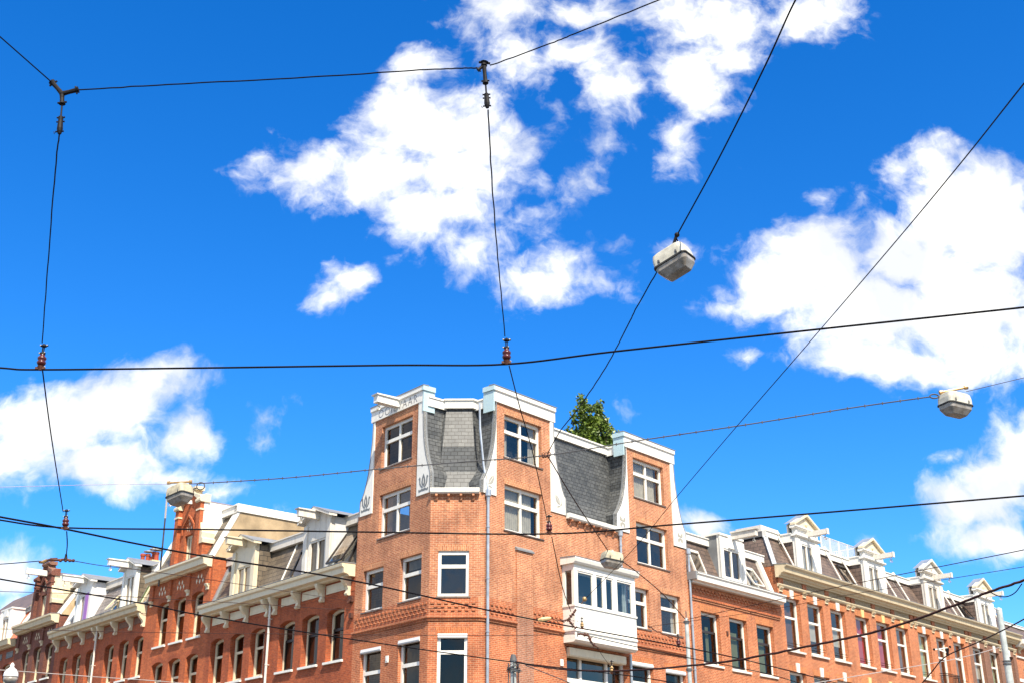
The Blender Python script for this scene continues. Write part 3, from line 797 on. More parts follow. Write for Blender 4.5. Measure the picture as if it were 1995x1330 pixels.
# gable fronts over the eaves
facade('gable_wall', FL, .9, 4.06, ZE, 18.43, WL, SAL, CB, depth=.18)
facade('gable_wall', FR, .62, 4.0, ZE, 18.43, WR, SAL, CB, depth=.2)
facade('gable_wall', FR, 9.33, 12.78, ZE, 18.52, WR2, SAL, CB, depth=.2)
m = MB()
m.face([FL.w(5.08, 0, 0), FL.w(5.08, -8, 0), FL.w(5.08, -8, 14.4), FL.w(5.08, 0, 14.4)])
m.face([FR.w(13.7, 0, 0), FR.w(13.7, -9, 0), FR.w(13.7, -9, 14.4), FR.w(13.7, 0, 14.4)])
m.face([FL.w(5.08, -8, 0), FR.w(13.7, -9, 0), FR.w(13.7, -9, 14.4), FL.w(5.08, -8, 14.4)])
m.build('rear_wall', SAL, CB)
m = MB()
for z in (6.2, 9.3, 12.45, 15.35):
    for fr, a, b in ((FL, .2, 4.95), (FR, .2, 13.5)): m.fr = fr; m.box(a, b, -4.5, -.45 if z < 15 else -.85, z, z + .2)
m.fr = FL; m.face([(.3, -4.6, 0), (4.95, -4.6, 0), (4.95, -4.6, 18), (.3, -4.6, 18)])
m.fr = FR; m.face([(.3, -4.6, 0), (13.5, -4.6, 0), (13.5, -4.6, 18), (.3, -4.6, 18)])
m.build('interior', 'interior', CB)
for i, h in enumerate(WL):
    k = 'cross' if i < 2 else 'transom'
    window(FL, h, CB, k, tr=.63 if i < 2 else .6, fw=.11, box='grey_white' if i > 3 else None, pane='pane_dark' if i != 1 else 'pane', curtain=('curtain_white', [(.0, .25)], 0, 1) if i > 3 else ('curtain_white', [(.05, .95)], .72, 1) if i == 3 else ('curtain_brown', [(0, .22), (.8, 1)], 0, 1) if i == 1 else None, depth=.18, sill='slate_brown', sill_out=.04, sill_h=.05)
    lintel(FL, h, 'brick_salmon_upright' if i < 4 else 'brick_red_upright', CB)
for i, h in enumerate(WF):
    window(FF, h, CB, 'transom', tr=.66 if i == 0 else .72, fw=.12, pane='pane_bright' if i == 0 else 'pane_dark', depth=.1, sill='slate_brown', sill_out=.04, sill_h=.05, box='grey_white' if i else None)
    lintel(FF, h, 'brick_salmon_upright' if i < 1 else 'brick_red_upright', CB)
for i, h in enumerate(WR[:6]):
    window(FR, h, CB, 'cross' if i < 2 else 'transom', tr=.63 if i < 2 else .64, fw=.11, depth=.2, sill='slate_brown', sill_out=.04, sill_h=.05, box='grey_white' if i > 3 else None, pane='pane_dark' if i > 3 else 'pane', curtain=('curtain_white', [(.1, .9)], .1, .95) if i == 1 else ('curtain_white', [(0, .2), (.82, 1)], 0, 1) if i in (0, 3, 5) else None)
    lintel(FR, h, 'brick_salmon_upright' if i < 4 else 'brick_red_upright', CB)
window(FR, WR[6], CB, 'french', tr=.64, fw=.14, sill=None, pane='pane_bright', box=None)
for i, h in enumerate(WR2):
    window(FR, h, CB, 'cross', tr=.63, fw=.11, depth=.2, sill='slate_brown', sill_out=.04, sill_h=.05, curtain=('curtain_white', [(.1, .9)], .1, .95) if i == 0 else None)
    lintel(FR, h, 'brick_salmon_upright', CB)
# shutter housing over the wide window under the bay
m = MB(FR); m.prism([(-.3, 8.72), (.12, 8.72), (.15, 8.78), (.15, 9.06), (-.3, 9.06)], 4.86, 8.6); m.build('shutter_box', 'cream_paint', CB)

# string course and relief band of projecting bricks
prof = [(0, 9.52), (.05, 9.52), (.05, 9.58), (.11, 9.62), (.11, 9.69), (0, 9.73)]
for fr, a0, a1, s0, s1 in ((FL, 0, 5.08, -.46, 0), (FF, 0, 1.88, -.46, .24), (FM, 0, .232, -.2, .2), (FR, 0, 1.8, -.2, 0), (FR, 2.78, 4.7, 0, 0), (FR, 8.8, 13.6, 0, 0)):
    cornice(fr, a0, a1, prof, RED, CB, 'string_course', s0, s1)
def honeycomb(fr, a0, a1, z0, z1, step, mat, parent, rows=3, out=.045):
    m = MB(fr); h = (z1 - z0) / (rows * 2)
    for r in range(rows):
        a = a0 + (step / 2 if r % 2 else 0)
        while a + step * .5 < a1:
            m.box(a, a + step * .52, -.01, out, z0 + (2 * r + .3) * h, z0 + (2 * r + 1.45) * h); a += step
    return m.build('brick_frieze', mat, parent)
honeycomb(FL, .1, 5.0, 9.82, 10.28, .26, RED, CB)
honeycomb(FF, .08, 1.8, 9.86, 10.26, .26, RED, CB)
honeycomb(FR, .1, 1.75, 9.82, 10.28, .26, RED, CB); honeycomb(FR, 2.85, 4.6, 9.82, 10.28, .26, RED, CB); honeycomb(FR, 8.85, 13.5, 9.82, 10.28, .26, RED, CB)
# plain frieze course above and below the relief
for fr, a0, a1 in ((FL, 0, 5.08), (FF, 0, 1.88), (FR, .0, 1.8), (FR, 2.78, 4.7), (FR, 8.8, 13.6)):
    m = MB(fr); m.box(a0 + .01, a1 - .01, -.01, .006, 9.74, 10.42); m.build('frieze_field', RED, CB)
# chimney breast on the right face
m = MB(FR); m.box(1.8, 2.76, -.01, .07, 0, 9.86); m.build('pier', 'brick_smoked', CB)
m = MB(FR); m.box(1.8, 2.76, -.01, .068, 9.862, 12.5); m.build('pier', SAL, CB)
m = MB(FR); m.prism([(0, 12.502), (.13, 12.502), (.13, 12.56), (0, 12.66)], 1.77, 2.8); m.build('pier_cap', 'lead', CB)
# small vents
for fr, a, z in ((FL, 2.5, 8.25), (FR, 4.42, 8.3)):
    m = MB(fr); m.box(a, a + .17, 0, .04, z, z + .26); m.box(a + .03, a + .14, .04, .05, z + .05, z + .2); m.build('wall_vent', 'white_paint', CB)

# mansard between and behind the gables: eaves path with an inset per height
def corner_path(d, aa=5.08, bb=13.7):
    """polyline of the eaves line moved inwards by d"""
    def inter(f1, f2):
        p, q = f1.w(0, -d, 0), f2.w(0, -d, 0)
        a, b = f1.t, f2.t
        den = a.x * b.y - a.y * b.x
        t = ((q.x - p.x) * b.y - (q.y - p.y) * b.x) / den
        return p + a * t
    return [FL.w(aa, -d, 0), inter(FL, FF), inter(FF, FR), FR.w(bb, -d, 0)]
MP = [(.44, 14.55), (.53, 14.9), (.63, 15.5), (.80, 16.6), (1.06, 18.3)]
m = MB(); rings = [[p + Vector((0, 0, z)) for p in corner_path(d)] for d, z in MP]
for k in range(len(rings) - 1):
    for i in range(3):
        m.face([rings[k][i], rings[k][i + 1], rings[k + 1][i + 1], rings[k + 1][i]])
roofC = m.build('mansard_roof', 'slate_blue', CB)
m = MB()
def ring_box(m, d0, d1, z0, z1):
    A_, B_ = corner_path(d0), corner_path(d1)
    for i in range(3):
        q = (A_[i], A_[i + 1], B_[i + 1], B_[i])
        lo = [p + Vector((0, 0, z0)) for p in q]; hi = [p + Vector((0, 0, z1)) for p in q]
        m.face([lo[0], lo[1], hi[1], hi[0]]); m.face(lo); m.face(hi)
ring_box(m, .94, 1.2, 18.3, 18.62); ring_box(m, .88, 1.25, 18.623, 18.69)
m.build('roof_fascia', 'white_paint', CB)
m = MB(); pth = corner_path(1.15)
m.face([p + Vector((0, 0, 18.5)) for p in pth] + [FR.w(13.7, -9, 18.5), FL.w(5.08, -8, 18.5)])
m.build('flat_roof', 'roofing', CB)

# white frieze boards, curved wings, slate cheeks that follow the same curve
def wing(fr, pts_out, inner, zb, sgn, orn, parent, mat='white_paint', omat='ornament_dark'):
    """pts_out: list (a,z) of the flared outer edge from top to bottom; inner: straight edge"""
    outl = pts_out + [(inner, zb)] + [(inner, pts_out[0][1])]
    m = MB(fr); m.plate(outl, -.06, .045); wb = m.build('gable_wing', mat, parent)
    e = MB(fr)       # metal edging strip
    for (x0, z0), (x1, z1) in zip(pts_out[:-1], pts_out[1:]):
        e.face([(x0, .06, z0), (x1, .06, z1), (x1, -.14, z1), (x0, -.14, z0)])
        e.face([(x0, .06, z0), (x1, .06, z1), (x1 - sgn * .05, .05, z1), (x0 - sgn * .05, .05, z0)])
    e.build('edging', 'lead', wb)
    c = MB(fr)       # cheek
    pc = [(x - sgn * .04, z) for x, z in pts_out]
    pc[0] = (pc[0][0], 18.4)
    for (x0, z0), (x1, z1) in zip(pc[:-1], pc[1:]):
        c.face([(x0, -.05, z0), (x1, -.05, z1), (x1, -1.9, z1), (x0, -1.9, z0)])
    c.build('cheek', 'slate_blue', parent)
    # emblem on the foot of the wing
    cx, cz = orn
    g = MB(fr)
    if omat == 'ornament_dark':      # tulip bud between two curling leaves over a scroll
        k_ = 1.12
        bud = [(0, .36), (.085, .2), (.12, .06), (.09, -.05), (0, -.12), (-.09, -.05), (-.12, .06), (-.085, .2)]
        g.plate([(cx + x * k_, cz + z * k_) for x, z in bud], .046, .052)
        for q in (-1, 1):
            leaf = [(.04, -.17), (.15, -.12), (.235, -.0), (.245, .15), (.29, .2), (.21, .27), (.175, .2), (.175, .04), (.12, -.06), (.02, -.135)]
            g.plate([(cx + q * x * k_, cz + z * k_) for x, z in leaf], .046, .052)
            sc_ = [(.0, -.2), (.1, -.18), (.2, -.23), (.25, -.18), (.29, -.22), (.26, -.3), (.13, -.27), (.0, -.28)]
            g.plate([(cx + q * x * k_, cz + z * k_) for x, z in sc_], .046, .052)
        g.build('tulip_emblem', omat, wb)
        v = MB(fr); v.plate([(cx + x * .2, cz + .03 + z * .5) for x, z in bud], .0525, .056); v.build('emblem_heart', 'white_paint', wb)
    elif orn and omat == 'ornament_pale':
        q = -sgn
        leaf = [(-.06, -.1), (-.02, .1), (.1, .24), (.24, .28), (.25, .14), (.2, 0), (.08, -.1)]
        stem = [(-.06, -.12), (-.14, -.02), (-.16, .2), (-.2, .22), (-.19, -.0), (-.14, -.16)]
        foot = [(-.1, -.18), (.02, -.14), (.14, -.2), (.16, -.25), (.0, -.22)]
        for sh in (leaf, stem, foot): g.plate([(cx + q * x, cz + z) for x, z in sh], .046, .052)
        g.build('leaf_emblem', omat, wb)
        v = MB(fr); v.plate([(cx + q * x, cz + z) for x, z in ((-.03, -.07), (.0, -.05), (.2, .21), (.18, .22))], .0525, .056); v.build('leaf_vein', 'white_paint', wb)
    return wb
def butterfly(fr, cx, cz, parent):
    g = MB(fr)
    for q in (-1, 1):
        g.plate([(cx + q * x, cz + z) for x, z in ((.02, .02), (.07, .16), (.2, .25), (.2, .06), (.12, .0))], .046, .052)
        g.plate([(cx + q * x, cz + z) for x, z in ((.02, -.03), (.1, -.04), (.19, -.08), (.19, -.2), (.1, -.26), (.04, -.16))], .046, .052)
    g.plate([(cx - .02, cz - .12), (cx + .02, cz - .12), (cx + .02, cz + .12), (cx - .02, cz + .12)], .046, .0525)
    g.build('knot_emblem', 'ornament_pale', parent)
def curve(a_in, outs, zs): return list(zip(outs, zs))
ZZ = (18.43, 17.7, 17.2, 16.7, 16.2, 15.8, 15.45, 15.2, 15.02)
# left face
wing(FL, [(4.18, 18.43), (4.2, 17.6), (4.25, 17.2), (4.31, 16.7), (4.41, 16.2), (4.53, 15.8), (4.66, 15.45), (4.8, 15.22), (4.92, 15.1), (4.95, 14.45)], 4.04, 14.45, 1, (4.5, 14.93), CB)
wing(FL, [(.57, 18.43), (.56, 17.7), (.54, 17.3), (.5, 16.9), (.43, 16.5), (.33, 16.1), (.2, 15.75), (.08, 15.45), (.03, 15.3), (.03, 14.5)], .92, 14.5, -1, (.46, 14.95), CB)
m = MB(FL); m.prism([(-.1, 18.431), (.07, 18.431), (.07, 18.86), (.13, 18.9), (.13, 19.08), (-.12, 19.08), (-.12, 18.431)], .62, 4.3); fb = m.build('frieze_board', 'white_paint', CB)
m = MB(FL); m.box(.55, .618, -.5, .075, 18.0, 18.88); m.box(.5, .62, -.5, .135, 18.883, 19.09); m.build('frieze_end', 'pale_blue', CB)
m = MB(FL); m.prism([(-.14, 19.083), (.15, 19.083), (.15, 19.11), (-.14, 19.13)], .49, 4.33); m.build('coping', 'lead', CB)
# right face, near gable
wing(FR, [(.60, 18.4), (.585, 17.7), (.56, 17.3), (.52, 16.9), (.45, 16.5), (.35, 16.1), (.18, 15.6), (-.02, 15.2), (-.14, 15.0), (-.16, 14.48)], .64, 14.48, -1, (.24, 14.98), CB, omat='ornament_pale')
wing(FR, [(4.22, 18.45), (4.25, 17.7), (4.29, 17.2), (4.36, 16.8), (4.46, 16.4), (4.6, 15.95), (4.72, 15.6), (4.86, 15.32), (4.95, 15.22), (4.95, 14.5)], 3.99, 14.5, 1, (4.5, 14.98), CB, omat='ornament_pale')
m = MB(FR); m.prism([(-.1, 18.431), (.07, 18.431), (.07, 18.86), (.13, 18.9), (.13, 19.08), (-.12, 19.08), (-.12, 18.431)], .5, 4.3); m.build('frieze_board', 'white_paint', CB)
m = MB(FR); m.box(.43, .498, -.5, .075, 18.0, 18.88); m.box(.38, .5, -.5, .135, 18.883, 19.09); m.build('frieze_end', 'pale_blue', CB)
m = MB(FR); m.prism([(-.14, 19.083), (.15, 19.083), (.15, 19.11), (-.14, 19.13)], .37, 4.36); m.build('coping', 'lead', CB)
# right face, far gable
w = wing(FR, [(9.27, 18.5), (9.25, 17.7), (9.2, 17.3), (9.13, 16.9), (9.05, 16.5), (8.93, 16.1), (8.78, 15.75), (8.58, 15.45), (8.42, 15.25), (8.38, 14.52)], 9.35, 14.52, -1, (8.86, 14.95), CB, omat='none')
butterfly(FR, 8.86, 14.95, w)
w = wing(FR, [(13.05, 18.5), (13.09, 17.7), (13.14, 17.3), (13.2, 16.9), (13.29, 16.5), (13.4, 16.1), (13.52, 15.75), (13.68, 15.42), (13.76, 15.3), (13.76, 14.55)], 12.76, 14.55, 1, (13.3, 15.0), CB, omat='none')
butterfly(FR, 13.28, 15.0, w)
m = MB(FR); m.prism([(-.1, 18.521), (.07, 18.521), (.07, 18.96), (.13, 19.0), (.13, 19.18), (-.12, 19.18), (-.12, 18.521)], 9.16, 13.1); m.build('frieze_board', 'white_paint', CB)
m = MB(FR); m.box(9.09, 9.158, -.5, .075, 18.1, 18.98); m.box(9.04, 9.16, -.5, .135, 18.983, 19.19); m.build('frieze_end', 'pale_blue', CB)
m = MB(FR); m.prism([(-.14, 19.183), (.15, 19.183), (.15, 19.21), (-.14, 19.23)], 9.03, 13.15); m.build('coping', 'lead', CB)
# fascia returns along the cheeks and flat tops of the gables
for fr, a, q in ((FL, .56, -1), (FL, 4.2, 1), (FR, .55, -1), (FR, 4.22, 1), (FR, 9.26, -1), (FR, 13.05, 1)):
    m = MB(fr); m.box(min(a, a + q * .06), max(a, a + q * .06), -2.2, -.15, 18.25, 18.6); m.box(min(a, a + q * .1), max(a, a + q * .1), -2.2, -.15, 18.603, 18.67); m.build('cheek_fascia', 'white_paint', CB)
for fr, a, b, z in ((FL, .6, 4.15, 18.44), (FR, .6, 4.2, 18.44), (FR, 9.3, 13.0, 18.5)):
    m = MB(fr); m.box(a, b, -3, -.13, z - .05, z + .05); m.build('gable_roof', 'roofing', CB)
# lettering of the left frieze, cut short by the hoist beam in front of it
def lettering(txt, fr, a_left, a_right, z0, z1, off, mat, parent):
    c = bpy.data.curves.new('lettering', 'FONT'); c.body = txt; c.size = 1; c.extrude = .0; c.offset = -.012; c.space_character = 1.25
    o = bpy.data.objects.new('lettering_tmp', c); COL.objects.link(o)
    dg = bpy.context.evaluated_depsgraph_get(); me = bpy.data.meshes.new_from_object(o.evaluated_get(dg))
    bpy.data.objects.remove(o)
    xs = [v.co.x for v in me.vertices]; ys = [v.co.y for v in me.vertices]
    x0, x1, y0, y1 = min(xs), max(xs), min(ys), max(ys)
    m = MB()
    for p in me.polygons:
        pts = []
        for i in p.vertices:
            co = me.vertices[i].co
            u = (co.x - x0) / (x1 - x0); v = (co.y - y0) / (y1 - y0)
            pts.append(fr.w(a_left + (a_right - a_left) * u, off, z0 + (z1 - z0) * v))
        m.face(pts)
    return m.build('lettering', mat, parent)
lettering('OOIEVAAR', FL, 3.75, .98, 18.5, 18.84, .0745, 'letter_paint', fb)
hoist(FL, 2.42, 18.62, 1.15, CB, w=.3, h=.3, mat='white_paint', back=.07)
# front gutter on corbels
def gutter(fr, a0, a1, z, parent, n, zc=14.3):
    m = MB(fr); m.prism([(-.1, z), (.17, z), (.22, z + .05), (.24, z + .2), (.2, z + .22), (-.1, z + .22)], a0, a1); g = m.build('gutter', 'white_paint', parent)
    for k in range(n):
        a = a0 + (a1 - a0) * (k + .5) / n
        c = MB(fr); c.prism([(0, zc - .14), (.06, zc - .12), (.1, zc), (.17, zc + .04), (.17, z - .003), (0, z - .003)], a - .045, a + .045); c.build('corbel', 'brick_salmon', parent)
gutter(FF, -.02, 1.9, 14.4, CB, 4, 14.27)
gutter(FR, 4.97, 8.36, 14.38, CB, 7, 14.25)
# rain pipes
pipe(FR, .1, 0, 14.3, CB, r=.06, off=.1)
m = MB(); m.tube([FR.w(.05, -.35, 18.3), FR.w(.02, -.28, 17.2), FR.w(.05, -.1, 15.6), FR.w(.1, .1, 14.6)], .045, 8); m.build('downpipe', 'zinc', CB)
pipe(FR, 8.75 - .18, 12.7, 14.2, CB, r=.055, off=.1); pipe(FR, 8.98, 0, 9.2, CB, r=.055, off=.1, head=False)
pipe(FR, 13.78, 7.9, 14.25, CB, r=.055, off=.1); pipe(FR, 13.86, 0, 7.9, CB, r=.07, off=.09, mat='white_paint', head=True)
# bay window
bay = MB(FR)
A0, A1, D = 4.66, 8.78, .62
B0, B1 = 9.28, 12.35
# posts, transoms and skirt
Zs0, Zs1 = 10.72, 12.08
bay.box(A0, A1, .0, D, B0 + .08, 10.62)                      # skirt
bay.prism([(0, B0 - .06), (D - .1, B0 - .06), (D + .02, B0 + .02), (D + .02, B0 + .077), (0, B0 + .077)], A0 + .0, A1 - .0)
bay.prism([(D, 9.62), (D + .05, 9.64), (D + .05, 9.7), (D, 9.75)], A0 - .0, A1)
bay.box(A0 - .003, A0 + .003 - .05, 0, D + .04, 9.64, 9.72)
bay.box(A0 - .04, A1 + .04, .0, D + .04, 10.622, 10.7)
bay.box(A0, A1, 0, D, 12.1, B1)
bw = [(A0, A0 + .22), (5.92, 6.1), (7.28, 7.5), (A1 - .2, A1)]
for x0, x1 in bw: bay.box(x0, x1, D - .14, D, 10.7, 12.1)
bay.box(6.62, 6.74, D - .12, D - .02, 10.7, 12.1)
for x in (A0, A1): bay.box(x - .0 if x == A0 else x - .1, x + .1 if x == A0 else x, 0, .14, 10.7, 12.1)
bayo = bay.build('bay_window', 'white_paint', CB)
m = MB(FR)
for x0, x1 in ((A0 + .22, 5.92), (6.1, 6.62), (6.74, 7.28), (7.5, A1 - .2)):
    for (p, q, r_, s_) in ((x0, x0 + .06, 10.7, 12.1), (x1 - .06, x1, 10.7, 12.1)): m.box(p, q, D - .1, D - .03, r_, s_)
    m.box(x0 + .06, x1 - .06, D - .1, D - .03, 10.7, 10.77); m.box(x0 + .06, x1 - .06, D - .1, D - .03, 12.03, 12.1)
m.build('sash', 'white_paint', bayo)
m = MB(FR)
m.face([(A0 + .2, D - .07, 10.7), (A1 - .15, D - .07, 10.7), (A1 - .15, D - .07, 12.1), (A0 + .2, D - .07, 12.1)])
m.face([(A0 + .05, .14, 10.7), (A0 + .05, D - .14, 10.7), (A0 + .05, D - .14, 12.1), (A0 + .05, .14, 12.1)])
m.face([(A1 - .05, .14, 10.7), (A1 - .05, D - .14, 10.7), (A1 - .05, D - .14, 12.1), (A1 - .05, .14, 12.1)])
m.build('pane', 'pane_bright', bayo)
m = MB(FR); m.face([(A0 + .1, .02, 10.7), (A1 - .1, .02, 10.7), (A1 - .1, .02, 12.1), (A0 + .1, .02, 12.1)]); m.build('room_wall', 'interior', bayo)
m = MB(FR)
for x in (7.62, 7.72, 7.84, 8.3, 8.42): m.box(x, x + .06, .25, .3, 10.7, 12.1)
m.build('curtain', 'curtain_white', bayo)
m = MB(FR)
m.prism([(0, B1), (D + .1, B1), (D + .16, B1 + .07), (D + .2, B1 + .2), (D + .17, B1 + .25), (0, B1 + .29)], A0 - .12, A1 + .12)
m.build('bay_roof', 'white_paint', bayo)
m = MB(FR); m.prism([(0, B1 + .293), (D + .19, B1 + .255), (D + .19, B1 + .28), (0, B1 + .32)], A0 - .14, A1 + .14); m.build('bay_lead', 'lead', bayo)

# ================================================================== LEFT STREET
# --- house A, beside the corner building
HA = thing('brick_house', 'red brick row house beside the corner building with cream brackets and two hoist dormers', 'house', FL.w(11.5, 0, 0))
WA = [(5.8, 7.1), (7.74, 9.08), (9.7, 11.0), (12.27, 13.55), (14.18, 15.45), (16.12, 17.39)]
HAw = [(a, b, 8.72, 10.88) for a, b in WA]; HAl = [(a, b, 5.6, 7.7) for a, b in WA]
facade('wall', FL, 5.08, 17.9, 0, 12.2, HAw + HAl, 'brick_left', HA, depth=.3, arched=True)
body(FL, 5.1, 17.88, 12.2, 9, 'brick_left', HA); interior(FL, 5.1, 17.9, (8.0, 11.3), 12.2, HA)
for i, h in enumerate(HAw):
    dk = i < 3
    window(FL, h, HA, 'sash', depth=.3, mat='cream_paint', arched=True, fw=.09, sashmat='dark_frame' if dk else 'cream_paint', pane='pane_dark', sill='white_paint', sill_out=.1,
           curtain=('curtain_brown', [(0, .3), (.7, 1)], 0, 1) if dk else ('curtain_white', [(0, .35)], 0, 1))
    lintel(FL, h, 'brick_left_upright', HA, arched=True)
for h in HAl: window(FL, h, HA, 'sash', depth=.3, mat='cream_paint', arched=True, pane='pane_dark', sill_out=.1)
cornice(FL, 5.12, 17.86, [(0, 12.0), (.3, 12.0), (.34, 12.06), (.55, 12.1), (.57, 12.3), (.66, 12.36), (.68, 12.46), (.62, 12.5), (0, 12.52)], 'cream_paint', HA)
m = MB(FL); m.prism([(-.1, 12.523), (.66, 12.503), (.66, 12.53), (-.1, 12.56)], 5.1, 17.88); m.build('gutter_lead', 'lead', HA)
for a in (5.5, 7.48, 9.45, 11.4, 12.05, 14.0, 15.88, 17.75): scroll(FL, a, 11.998, 11.25, .42, .2, 'cream_paint', HA)
for a0, a1 in ((5.75, 7.25), (7.75, 9.2), (9.7, 10.95), (12.3, 13.75), (14.25, 15.65), (16.1, 17.4)):
    m = MB(FL); m.box(a0, a1, 0, .03, 11.55, 11.92); m.box(a0 + .08, a1 - .08, .03, .045, 11.62, 11.85); m.build('frieze_panel', 'cream_paint', HA)
m = MB(FL); m.box(5.1, 17.88, 0, .014, 11.42, 11.5); m.build('string_course', 'brick_left', HA)
pipe(FL, 11.71, 0, 12.0, HA, r=.055, off=.14, mat='weathered_white', head=False)
bA, tA = (-.05, 12.5), (-.9, 14.6)
rA = mansard(FL, 5.1, 17.88, 12.5, 14.6, .9, 'slate_grey', HA, ob=-.05, fascia=.42, fmat='weathered_white', fas_out=.2, side='plaster_beige')
verge(FL, 17.8, .16, bA, tA, 'zinc', rA)
verge(FL, 11.4, .05, bA, tA, 'white_paint', rA, .05)
dormer(FL, 7.12, 9.25, 12.5, 14.95, HA, 'gable', mat='weathered_white', cheek='grey_white', beam=1.1, label='flaking white hoist dormer of the red house', post=.42, glassz=(12.58, 14.1), pane='pane_dark', curtain='curtain_white')
dormer(FL, 13.6, 15.75, 12.5, 14.9, HA, 'gable', mat='cream_paint', cheek='slate_grey', beam=1.05, label='cream hoist dormer beside the party wall', post=.46, glassz=(12.6, 14.0), curtain='curtain_white')
skylight(FL, 5.75, 6.9, .05, .78, bA, tA, HA, 'dark_frame', opened=.35, label='propped open roof window next to the corner building')
skylight(FL, 9.5, 10.6, .06, .76, bA, tA, HA, 'dark_frame', label='dark roof window reflecting blue sky')

# --- gable house G
def neck_house(name, label, fr, a0, a1, zc, wins, zw, low, mat, up, neck, parentless=None, trim='cream_paint', neckmat=None, roofm='slate_grey', beam_z=None, vergem='white_paint', lid=True, dark=False, hook=True, neck_top=18.4, side=True):
    H = thing(name, label, 'house', fr.w((a0 + a1) / 2, 0, 0))
    hs = [(x, y, zw[0], zw[1]) for x, y in wins]; ls = [(x, y, low[0], low[1]) for x, y in wins]
    facade('wall', fr, a0, a1, 0, zc + .5, hs + ls, mat, H, depth=.28, arched=True)
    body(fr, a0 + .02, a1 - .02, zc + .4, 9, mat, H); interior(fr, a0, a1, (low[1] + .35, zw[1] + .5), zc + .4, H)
    for h in hs + ls:
        window(fr, h, H, 'sash', depth=.28, mat='cream_paint', arched=True, pane='pane_dark', sill_out=.1, curtain=('curtain_white', [(0, .4)], 0, 1))
        lintel(fr, h, up, H, arched=True)
    cornice(fr, a0 + .12, a1 - .35, [(0, zc), (.24, zc), (.3, zc + .07), (.46, zc + .1), (.5, zc + .34), (.58, zc + .42), (.58, zc + .5), (0, zc + .53)], trim, H)
    m = MB(fr); m.prism([(-.1, zc + .533), (.57, zc + .503), (.57, zc + .53), (-.1, zc + .57)], a0 + .1, a1 - .18); m.build('gutter_lead', 'lead', H)
    # pilaster strips between the diamond panels, consoles under them
    n = 3; step = (a1 - a0 - .6) / 3
    ps = [a0 + .35 + k * step * .965 for k in range(4)]
    for a in ps:
        m = MB(fr); m.box(a - .17, a + .17, 0, .09, zc - .82, zc - .003); m.build('pilaster_strip', mat, H)
        scroll(fr, a, zc - .823, zc - 1.12, .16, .26, trim, H, 'console')
    for a, b in zip(ps[:-1], ps[1:]):
        c = (a + b) / 2
        m = MB(fr)
        for dx, dz in ((-.44, -.12), (-.26, .1), (-.1, -.14), (.08, .12), (.22, -.1)):
            m.plate([(c + dx - .075, zc - .42 + dz), (c + dx, zc - .42 + dz - .13), (c + dx + .075, zc - .42 + dz), (c + dx, zc - .42 + dz + .13)], 0, .012)
        m.build('diamond_inlay', trim, H)
    # mansard set behind the parapet
    base, top = (-.05, zc + .5), (-1.25, neck_top - 1.3)
    rf = mansard(fr, a0 + .05, a1 - .05, base[1], top[1], 1.25, roofm, H, ob=-.05, fascia=.42, fmat='white_paint' if not dark else 'weathered_white', fas_out=.2, side='plaster_beige')
    verge(fr, a0 + .3, .5, base, top, vergem, rf, .12); verge(fr, a1 - .2, .34, base, top, vergem, rf, .12)
    if side:       # white cap along the flat roof's edge over the party wall
        m = MB(fr); m.box(a0 - .02, a0 + .3, -9, -1.05, top[1] + .05, top[1] + .46); m.build('party_cap', 'white_paint', H)
    # brick neck
    n0, n1 = neck
    nz0, nz1 = zc + .5, neck_top
    c = (n0 + n1) / 2; wn = n1 - n0
    nh = (c - .42, c + .42, nz0 + .12, nz0 + 1.62)
    NM = neckmat or mat
    o = facade('neck_gable', fr, n0, n1, nz0 - .02, nz1 - .6, [nh], NM, H, depth=.18)
    m = MB(fr)
    m.plate([(n0 + .02, nz1 - .6), (n1 - .02, nz1 - .6), (n1 - .3, nz1 - .25), (c + .42, nz1 + .02), (c + .42, nz1 + .2), (c - .42, nz1 + .2), (c - .42, nz1 + .02), (n0 + .3, nz1 - .25)], -.3, 0)
    m.build('gable_top', NM, o)
    m = MB(fr)
    for x in (n0, n1): m.face([(x, 0, nz0), (x, -1.6, nz0), (x, -1.6, nz1 - .6), (x, 0, nz1 - .6)])
    m.build('neck_side', 'white_paint' if not dark else 'cream_paint', o)
    window(fr, (nh[0], nh[1], nh[2], nh[3]), H, 'double', depth=.18, mat='cream_paint', fw=.1, pane='pane', sill=None, curtain=('curtain_white', [(0, 1)], 0, 1))
    # engaged columns with caps, rings and side scrolls
    for x, sg in ((n0 + .2, -1), (n1 - .2, 1)):
        m = MB(fr); m.box(x - .2, x + .2, .0, .2, nz0 + 0, nz1 - .62); pc = m.build('neck_pilaster', NM, o)
        q = MB(fr)
        q.prism([(-.3, nz1 - .62), (.24, nz1 - .62), (.3, nz1 - .55), (.3, nz1 - .45), (0, nz1 - .18), (-.3, nz1 - .18)], x - .28, x + .28)
        q.box(x - .23, x + .23, -.05, .235, nz1 - 1.05, nz1 - .96)
        q.build('pilaster_cap', trim if not dark else NM, pc)
        s_ = MB(fr)
        e = x + sg * .2
        s_.plate([(e, nz0 + .9), (e + sg * .42, nz0 + .9), (e + sg * .42, nz0 + 1.1), (e + sg * .25, nz0 + 1.2), (e + sg * .28, nz0 + 1.45), (e + sg * .1, nz0 + 1.7), (e, nz0 + 2.0)], -.6, .12)
        s_.build('scroll_stone', trim, o)
        b_ = MB(fr); b_.box(min(e, e + sg * .34), max(e, e + sg * .34), -.6, .08, nz0 + .02, nz0 + .9); b_.build('scroll_base', NM, o)
    m = MB(fr)
    m.prism([(-.35, nz1 + .2), (.1, nz1 + .2), (.2, nz1 + .28), (.2, nz1 + .38), (-.35, nz1 + .42)], c - .62, c + .62)
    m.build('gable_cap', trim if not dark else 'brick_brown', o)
    m = MB(fr)
